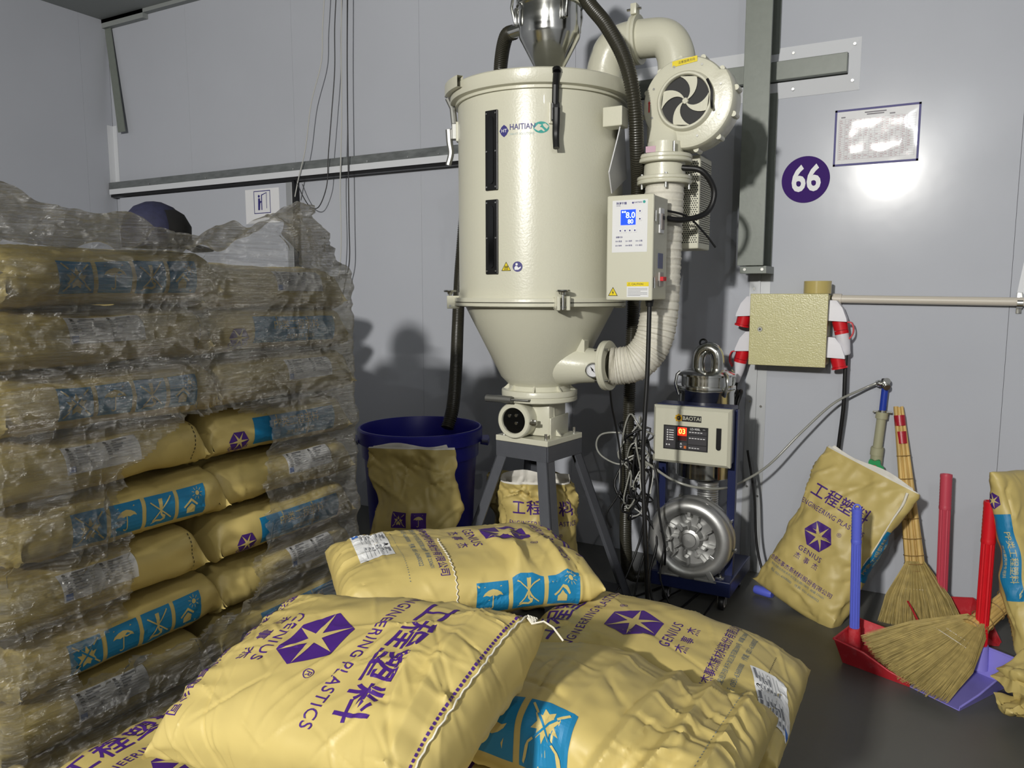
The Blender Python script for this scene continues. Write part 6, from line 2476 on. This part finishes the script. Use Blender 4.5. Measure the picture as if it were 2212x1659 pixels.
# ================================================================== DUSTPANS
def dustpan(name, label, mat_pan, mat_handle, origin, ang, w, d, h, hl, hr, tilt, grip):
    """pan lying on the floor with an upright handle at its back; ang turns its open front"""
    e = empty(name, origin, label, 'dustpan', 'dustpans by the wall')
    M = Matrix.Translation(origin) @ Matrix.Rotation(ang, 4, 'Z')
    m = MB().use(mat_pan)
    t = 0.004
    # floor plate, back, two sloping sides; front edge at local y = -d
    P = lambda x, y, z: (x, y, z)
    bw = w / 2 - 0.02
    fwd = w / 2
    m.add([P(-bw, 0, 0.002), P(bw, 0, 0.002), P(fwd, -d, 0.002), P(-fwd, -d, 0.002), P(-bw, 0, 0.002 + t), P(bw, 0, 0.002 + t), P(fwd, -d, 0.002 + t), P(-fwd, -d, 0.002 + t)],
          [(3, 2, 1, 0), (4, 5, 6, 7), (0, 1, 5, 4), (1, 2, 6, 5), (2, 3, 7, 6), (3, 0, 4, 7)], M)
    bw2 = bw + 0.03
    m.add([P(-bw, 0, 0.003), P(bw, 0, 0.003), P(bw2, 0.03, h), P(-bw2, 0.03, h), P(-bw, -t, 0.003), P(bw, -t, 0.003), P(bw2, 0.03 - t, h), P(-bw2, 0.03 - t, h)],
          [(3, 2, 1, 0), (4, 5, 6, 7), (0, 1, 5, 4), (1, 2, 6, 5), (2, 3, 7, 6), (3, 0, 4, 7)], M)
    for s in (-1, 1):
        q = [P(s * bw, 0, 0.003), P(s * fwd, -d, 0.003), P(s * (fwd + 0.004), -d, 0.022), P(s * (fwd + 0.012), -d * 0.72, h * 0.42), P(s * (fwd + 0.02), -d * 0.35, h * 0.85), P(s * bw2, 0.03, h)]
        q2 = [(x - s * t, y, z) for x, y, z in q]
        n = len(q)
        m.add(q + q2, [tuple(range(n)), tuple(range(2 * n - 1, n - 1, -1))] + [(i, (i + 1) % n, n + (i + 1) % n, n + i) for i in range(n)], M)
        rim = [M @ Vector(p) for p in q[2:]]
        m.tube(rim, 0.0045, 8)
    m.tube([M @ Vector((-bw2, 0.03, h)), M @ Vector((bw2, 0.03, h))], 0.0055, 8)
    for k in range(3):
        y = -d * (0.25 + 0.25 * k)
        m.box((0, 0, 0), (0, 0, 0)) if False else None
    pan = m.build('pan', parent=e, smooth=30)
    s_ = MB().use(mat_pan)
    b = M @ Vector((0, -0.004, h * 0.25))
    up = (M.to_3x3() @ Vector((tilt[0], tilt[1], 1))).normalized()
    s_.cyl(b, b + up * (h * 0.9), hr * 1.5, hr * 1.25, n=18)
    s_.build('handle_socket', parent=pan, smooth=40)
    hd_ = MB().use(mat_handle)
    p0, p1 = b + up * (h * 0.78), b + up * hl
    n_ = 14
    star = []
    T_ = frame(p0, up.orthogonal(), up.cross(up.orthogonal()))
    if (T_.to_3x3() @ Vector((0, 0, 1))).dot(up) < 0:
        T_ = T_ @ Matrix.Rotation(PI, 4, 'X')
    for k in range(4 * n_):
        t_ = 2 * PI * k / (4 * n_)
        r_ = hr * (1.0 + 0.06 * math.cos(n_ * t_))
        star.append((r_ * math.cos(t_), r_ * math.sin(t_)))
    ln = (p1 - p0).length
    hd_.prism(star, ln * 0.72, T_)
    hd_.build('handle', parent=e, smooth=25)
    g_ = MB().use(mat_handle)
    T2_ = T_ @ Matrix.Translation((0, 0, ln * 0.72))
    gl = ln * 0.28
    prof = [(0.0005, 0), (hr * 1.12, 0.0), (hr * 1.15, 0.008)]
    for k in range(9):
        z = 0.014 + k * (gl - 0.03) / 9
        prof += [(hr * 1.13, z), (hr * (1.02 if grip else 1.08), z + (gl - 0.03) / 18)]
    prof += [(hr * 1.15, gl - 0.012), (hr * 1.1, gl), (hr * 0.8, gl), (hr * 0.8, gl - 0.01), (0.0005, gl - 0.01)]
    g_.lathe(prof, T2_, 22)
    g_.build('grip', parent=e, smooth=40)
    if grip:
        r_ = MB().use(mat_handle)
        tip = T2_ @ Vector((0, 0, gl + 0.004))
        r_.lathe([(0.014 + 0.004 * math.cos(t_), 0.004 * math.sin(t_)) for t_ in np.linspace(0, 2 * PI, 9)], frame(tip, (1, 0, 0), (0, 0.2, 1)), 18)
        r_.build('hanging_eye', parent=e, smooth=60)
    return e


# front edge directions: the red pan opens to the right front, the lavender one to the left front
rp0 = atZ(1822, 1390, 0)
dustpan('dustpan', 'bright red dustpan with periwinkle-blue handle, left of the three dustpans', DULLRED, BLUEHANDLE, Vector((-0.245, 3.585, 0.0)), math.radians(74), 0.27, 0.28, 0.11, 0.64, 0.0195, (-0.03, 0.02), True)
dustpan('dustpan', 'lavender dustpan with bright red handle standing in front', LAV, RED, Vector((0.238, 3.645, 0.0)), math.radians(-33), 0.28, 0.36, 0.115, 0.72, 0.024, (0.0, 0.0), False)
dustpan('dustpan', 'dull red dustpan with pink-red handle against the wall behind the brooms', DULLRED, PINKRED, Vector((0.095, 4.17, 0.0)), math.radians(22), 0.30, 0.26, 0.11, 0.70, 0.024, (0.0, 0.06), False)

# ================================================================== BROOMS
def broom(label, p_top, p_neck, tip_c, side_v, spread, blen, thick, seed, tape=True, curve=0.0, bend=(0, 0, 0)):
    e = empty('straw_broom', tip_c, label, 'broom', 'straw brooms')
    p_top, p_neck, tip_c = Vector(p_top), Vector(p_neck), Vector(tip_c)
    ax = (p_neck - p_top).normalized()
    L_ = (p_neck - p_top).length
    rr_ = random.Random(seed)
    a = ax.orthogonal().normalized()
    b = ax.cross(a)
    # handle: a bundle of stalks
    for k in range(14):
        t = 2 * PI * k / 14 if k < 10 else 2 * PI * k / 4 + 0.4
        r_ = 0.0165 if k < 10 else 0.008
        q = []
        for u in np.linspace(0, 1, 9):
            g = 1.0 + 1.1 * u
            q.append(p_top + ax * (L_ * u + rr_.uniform(-.01, .01) * (u == 0)) + a * (r_ * g * math.cos(t + 0.5 * u)) + b * (r_ * g * math.sin(t + 0.5 * u)))
        m_ = MB().use(STRAWH)
        m_.tube(q, [0.0075 * (1 + 0.75 * u) for u in np.linspace(0, 1, 9)], 7)
        m_.build('stalk', parent=e, smooth=60)
    for u in (0.30, 0.44, 0.57, 0.68, 0.80, 0.9, 0.95, 0.99):
        c = p_top + ax * (L_ * u)
        m_ = MB().use(mat('binding_wire', srgb(150, 120, 70), 0.5))
        g = 1.0 + 1.0 * u
        Tq = frame(c, a, b)
        R0 = 0.0245 * g
        m_.lathe([(R0 + 0.0022 * math.cos(t), 0.0022 * math.sin(t)) for t in np.linspace(0, 2 * PI, 7)], Tq, 22)
        m_.build('binding', parent=e, smooth=60)
    if tape:
        for u0, u1 in ((0.05, 0.115), (0.15, 0.225)):
            m_ = MB().use(TAPERED)
            m_.tube([p_top + ax * (L_ * u) for u in np.linspace(u0, u1, 6)], 0.0262, 18)
            m_.build('red_tape', parent=e, smooth=50)
    # fan of bristles
    d = (tip_c - p_neck)
    dl = d.length
    dn = d.normalized()
    sv = Vector(side_v)
    sv = (sv - dn * sv.dot(dn)).normalized()
    tv = dn.cross(sv)
    m_ = MB().use(STRAW)
    NB = 1500
    for k in range(NB):
        s = rr_.uniform(-1, 1)
        t = rr_.uniform(-1, 1)
        ln = dl * (1.0 + rr_.uniform(-.06, .04)) * (1 - 0.10 * s * s)
        root = p_neck - ax * 0.04 + sv * (s * 0.042) + tv * (t * 0.034)
        tip = p_neck + dn * ln + sv * (s * spread) + tv * (t * thick * (1 - 0.5 * s * s)) + Vector(bend) * abs(s) ** 1.5
        mid = root.lerp(tip, 0.5) + sv * (s * spread * 0.10 + rr_.uniform(-.006, .006)) + tv * (curve + rr_.uniform(-.005, .005))
        q1 = root.lerp(mid, 0.6)
        w_ = 0.0017
        pv = sv * w_ + tv * rr_.uniform(-.6, .6) * w_
        pw = tv * w_ * 0.6
        vs_ = []
        for p, g in ((root, 1.2), (mid, 1.0), (tip, 0.45)):
            vs_ += [p + pv * g, p - pv * g * 0.5 + pw * g, p - pv * g * 0.5 - pw * g]
        m_.add(vs_, [(0, 1, 4, 3), (1, 2, 5, 4), (2, 0, 3, 5), (3, 4, 7, 6), (4, 5, 8, 7), (5, 3, 6, 8)])
    o = m_.build('bristles', parent=e, smooth=0)
    o['kind'] = 'stuff'
    for u in (0.22, 0.30):
        q = []
        for s in np.linspace(-1.02, 1.02, 26):
            q.append(p_neck + dn * (dl * u * (1 - 0.1 * s * s)) + sv * (s * (0.03 + (spread * 1.05) * u * 1.15)) + tv * ((0.026 + thick * u * 1.1) * math.sqrt(max(0, 1 - (s / 1.05) ** 2))) + tv * curve * u * 1.6)
        m2 = MB().use(THREAD)
        m2.tube(q, 0.0016, 5)
        m2.build('stitch_row', parent=e, smooth=60)
    return e


t0, n0 = atY(1941, 880, YW - 0.05), atY(1978, 1235, YW - 0.20)
tipc = atZ(1985, 1400, 0.06)
tipc = atY(1992, 1385, YW - 0.40)
broom('straw broom with red-taped handle leaning on the wall above the dustpans', t0, n0, tipc, (1, 0.1, 0), 0.20, 0.3, 0.035, 3)
# second broom lying across the pans, its handle running right under the sack
n1 = atZ(2098, 1362, 0.19)
t1 = n1 + (atZ(2225, 1250, 0.36) - n1).normalized() * 0.75
tip1 = atZ(1932, 1448, 0.055)
broom('straw broom lying across the dustpans, bristles fanned over the floor', t1, n1, tip1, atZ(1985, 1520, 0.03) - atZ(1885, 1385, 0.1), 0.235, 0.33, 0.03, 8, tape=False)

# ================================================================== SACKS AT THE RIGHT EDGE
sk = Sack(L=0.74, P=1.0, B=0.075, seed=331, N=80, M=110, ncrease=60, hcrease=0.010, low=0.012, pend=5, deform=crush(0.02, 2.2), n_exp=2.6)
o = sk.build()
pr = Printer(sk, 0.012)
pr.band(1.0, -0.20, 0.34, 0.085, logo=True)
pr.done(o)
c_ = atY(2200, 1265, 3.5)
place(o, Vector((c_.x + 0.055, 3.72, 0.50)), Vector((-0.45, -0.88, 0.1)), Vector((0.30, 0.05, -0.95)))
tag(o, 'kraft sack with blue lettered band leaning upside down at the right edge', 'sack')
for k in range(5):
    sk = Sack(L=0.66, P=0.98, B=0.022, seed=340 + k, N=70, M=90, ncrease=90, hcrease=0.02, low=0.03, pend=5, deform=crush(0.035, 4.4 + k), flare=0.98)
    o = sk.build()
    pr = Printer(sk, 0.014)
    pr.front_print(0, 0, company=(k % 2 == 0))
    pr.pictos(0.98, -0.1)
    pr.done(o)
    o.location = (0.645 + (0.02, -0.015, 0.03, 0.0, 0.02)[k], 3.10 + 0.02 * k, 0.045 + 0.058 * k)
    o.rotation_euler = (0.06 * (-1) ** k, 0.08 - 0.05 * k, math.radians(18 + 9 * k))
    tag(o, ['lowest', 'second lowest', 'middle', 'second highest', 'uppermost'][k] + ' of the empty kraft sacks heaped at the right edge', 'sack', 'empty sacks at the right edge')

# ================================================================== CABLES
def cable(name, ctl, r, m_, label, group=None, n=8, cat='cable'):
    if name == 'hanging_wire':
        ctl = [Vector((ctl[0].x - 0.01, ctl[0].y, ZC - 0.032))] + ctl
    o = MB().use(m_).tube(spline(ctl, n), r, 7).build(name, smooth=60)
    return tag(o, label, cat, group)


GREYW = mat('light_grey_wire', srgb(196, 196, 190), 0.5)
DARKW = mat('dark_grey_wire', srgb(58, 58, 60), 0.5)
yq = YW - 0.10
cable('hanging_wire', [atY(702, -40, yq), atY(697, 60, yq), atY(694, 135, yq), atY(672, 225, yq), atY(660, 320, yq), atY(645, 385, yq), atY(637, 425, yq)], 0.0042, GREYW,
      'leftmost hanging pale wire, swerving to the door edge', 'wires hanging in front of the back wall', cat='wire')
cable('hanging_wire', [atY(727, -40, yq), atY(723, 60, yq), atY(723, 150, yq), atY(716, 250, yq), atY(709, 340, yq), atY(706, 400, yq), atY(690, 445, yq), atY(672, 448, yq), atY(655, 425, yq), atY(640, 390, yq)], 0.0038, DARKW,
      'thin dark wire hanging and looping back to the door edge', 'wires hanging in front of the back wall', cat='wire')
cable('hanging_wire', [atY(738, -40, yq), atY(737, 100, yq), atY(738, 260, yq), atY(735, 400, yq), atY(737, 520, yq), atY(733, 590, yq), atY(728, 640, yq)], 0.0042, GREYW,
      'pale wire hanging straight down behind the stack', 'wires hanging in front of the back wall', cat='wire')
cable('hanging_wire', [atY(750, -40, yq), atY(750, 150, yq), atY(752, 330, yq), atY(754, 480, yq), atY(755, 560, yq), atY(747, 605, yq), atY(735, 660, yq)], 0.0044, DARKW,
      'rightmost hanging dark wire, straight down behind the stack', 'wires hanging in front of the back wall', cat='wire')

rr_ = random.Random(21)
# coils and loose leads between the dryer stand and the vacuum unit
cn = Vector((-1.33, 3.72, 0.70))
kinds = [(CLEARHOSE, 0.005), (RUBBER, 0.006), (RUBBER, 0.005), (RUBBER, 0.005), (CLEARHOSE, 0.0045), (RUBBER, 0.007), (GREYW, 0.004), (RUBBER, 0.005)]
tl = ['widest clear hose loop beside the vacuum unit', 'upper black lead looped beside the vacuum unit', 'black coil bunched at the vacuum unit', 'middle black lead looped beside the vacuum unit',
      'narrow clear hose coil at the vacuum unit', 'thick black lead hanging beside the vacuum unit', 'thin pale wire looped beside the vacuum unit', 'lowest black lead trailing beside the vacuum unit']
for k, (mm, r_) in enumerate(kinds):
    ctl = []
    turns = 3 if mm is CLEARHOSE else 2
    for i in range(turns * 6):
        t = i * 2 * PI / 6
        ctl.append(cn + Vector((rr_.uniform(-.05, .07) + 0.05 * math.cos(t), rr_.uniform(-.05, .05), 0.16 * math.sin(t) + rr_.uniform(-.06, .05) + (0.1 - 0.03 * k))))
    if k == 0:
        ctl = [atY(1375, 985, 3.70), atY(1340, 1003, 3.68), atY(1300, 985, 3.66), atY(1288, 960, 3.66), atY(1300, 938, 3.66), atY(1340, 935, 3.68), atY(1375, 950, 3.72)] + ctl
    if k in (1, 3, 5, 7):
        ctl = ctl + [cn + Vector((0.02 + 0.02 * k, 0.02, -0.35)), cn + Vector((-0.04 + 0.03 * k, -0.05, -0.56)), cn + Vector((-0.12 + 0.07 * k, -0.10 - 0.02 * k, -0.69)), cn + Vector((0.05 + 0.05 * k, 0.2, -0.692))]
    cable('loose_cable', ctl, r_, mm, tl[k], 'tangle beside the vacuum unit', 5)
cable('loose_cable', [atY(1318, 845, 3.5), atY(1322, 880, 3.55), atY(1332, 930, 3.6), atY(1340, 990, 3.62), atY(1338, 1060, 3.62), atY(1310, 1110, 3.6), atY(1320, 1140, 3.62)], 0.005, RUBBER, 'thin black lead dangling from the dryer air inlet', None)
cable('loose_cable', [atY(1412, 1000, 3.66), atY(1420, 1040, 3.64), atY(1424, 1110, 3.63), atY(1436, 1180, 3.64), atY(1436, 1220, 3.68)], 0.006, RUBBER, 'black lead hanging in front of the silver blower', None)
cable('loose_cable', [Vector((-0.86, 4.2, 0.75)), Vector((-0.82, 4.22, 0.5)), Vector((-0.80, 4.22, 0.25)), Vector((-0.76, 4.2, 0.10)), Vector((-0.70, 4.15, 0.012)), Vector((-0.60, 4.2, 0.008))], 0.007, RUBBER, 'black cable down the wall between vacuum unit and leaning sack', None)
cable('loose_cable', [Vector((-1.32, 3.0, 0.012)), Vector((-1.2, 3.15, 0.010)), Vector((-1.1, 3.35, 0.010)), Vector((-1.16, 3.52, 0.010)), Vector((-1.34, 3.48, 0.012)), Vector((-1.42, 3.3, 0.012))], 0.006, RUBBER, 'black cable curled on the floor by the dryer leg', None)
b_ = MB().use(BLUEHANDLE)
p_ = atZ(1632, 1275, 0.05)
b_.lathe([(0.0005, -0.05), (0.02, -0.05), (0.024, -0.035), (0.024, 0.04), (0.02, 0.05), (0.0005, 0.05)], frame(p_ + Vector((0.03, 0.06, -0.022)), (0, 0, 1), (0.3, 1, 0)), 20)
tag(b_.build('blue_plug', smooth=40), 'small blue plastic plug end on the floor beside the leaning sack', 'plug')
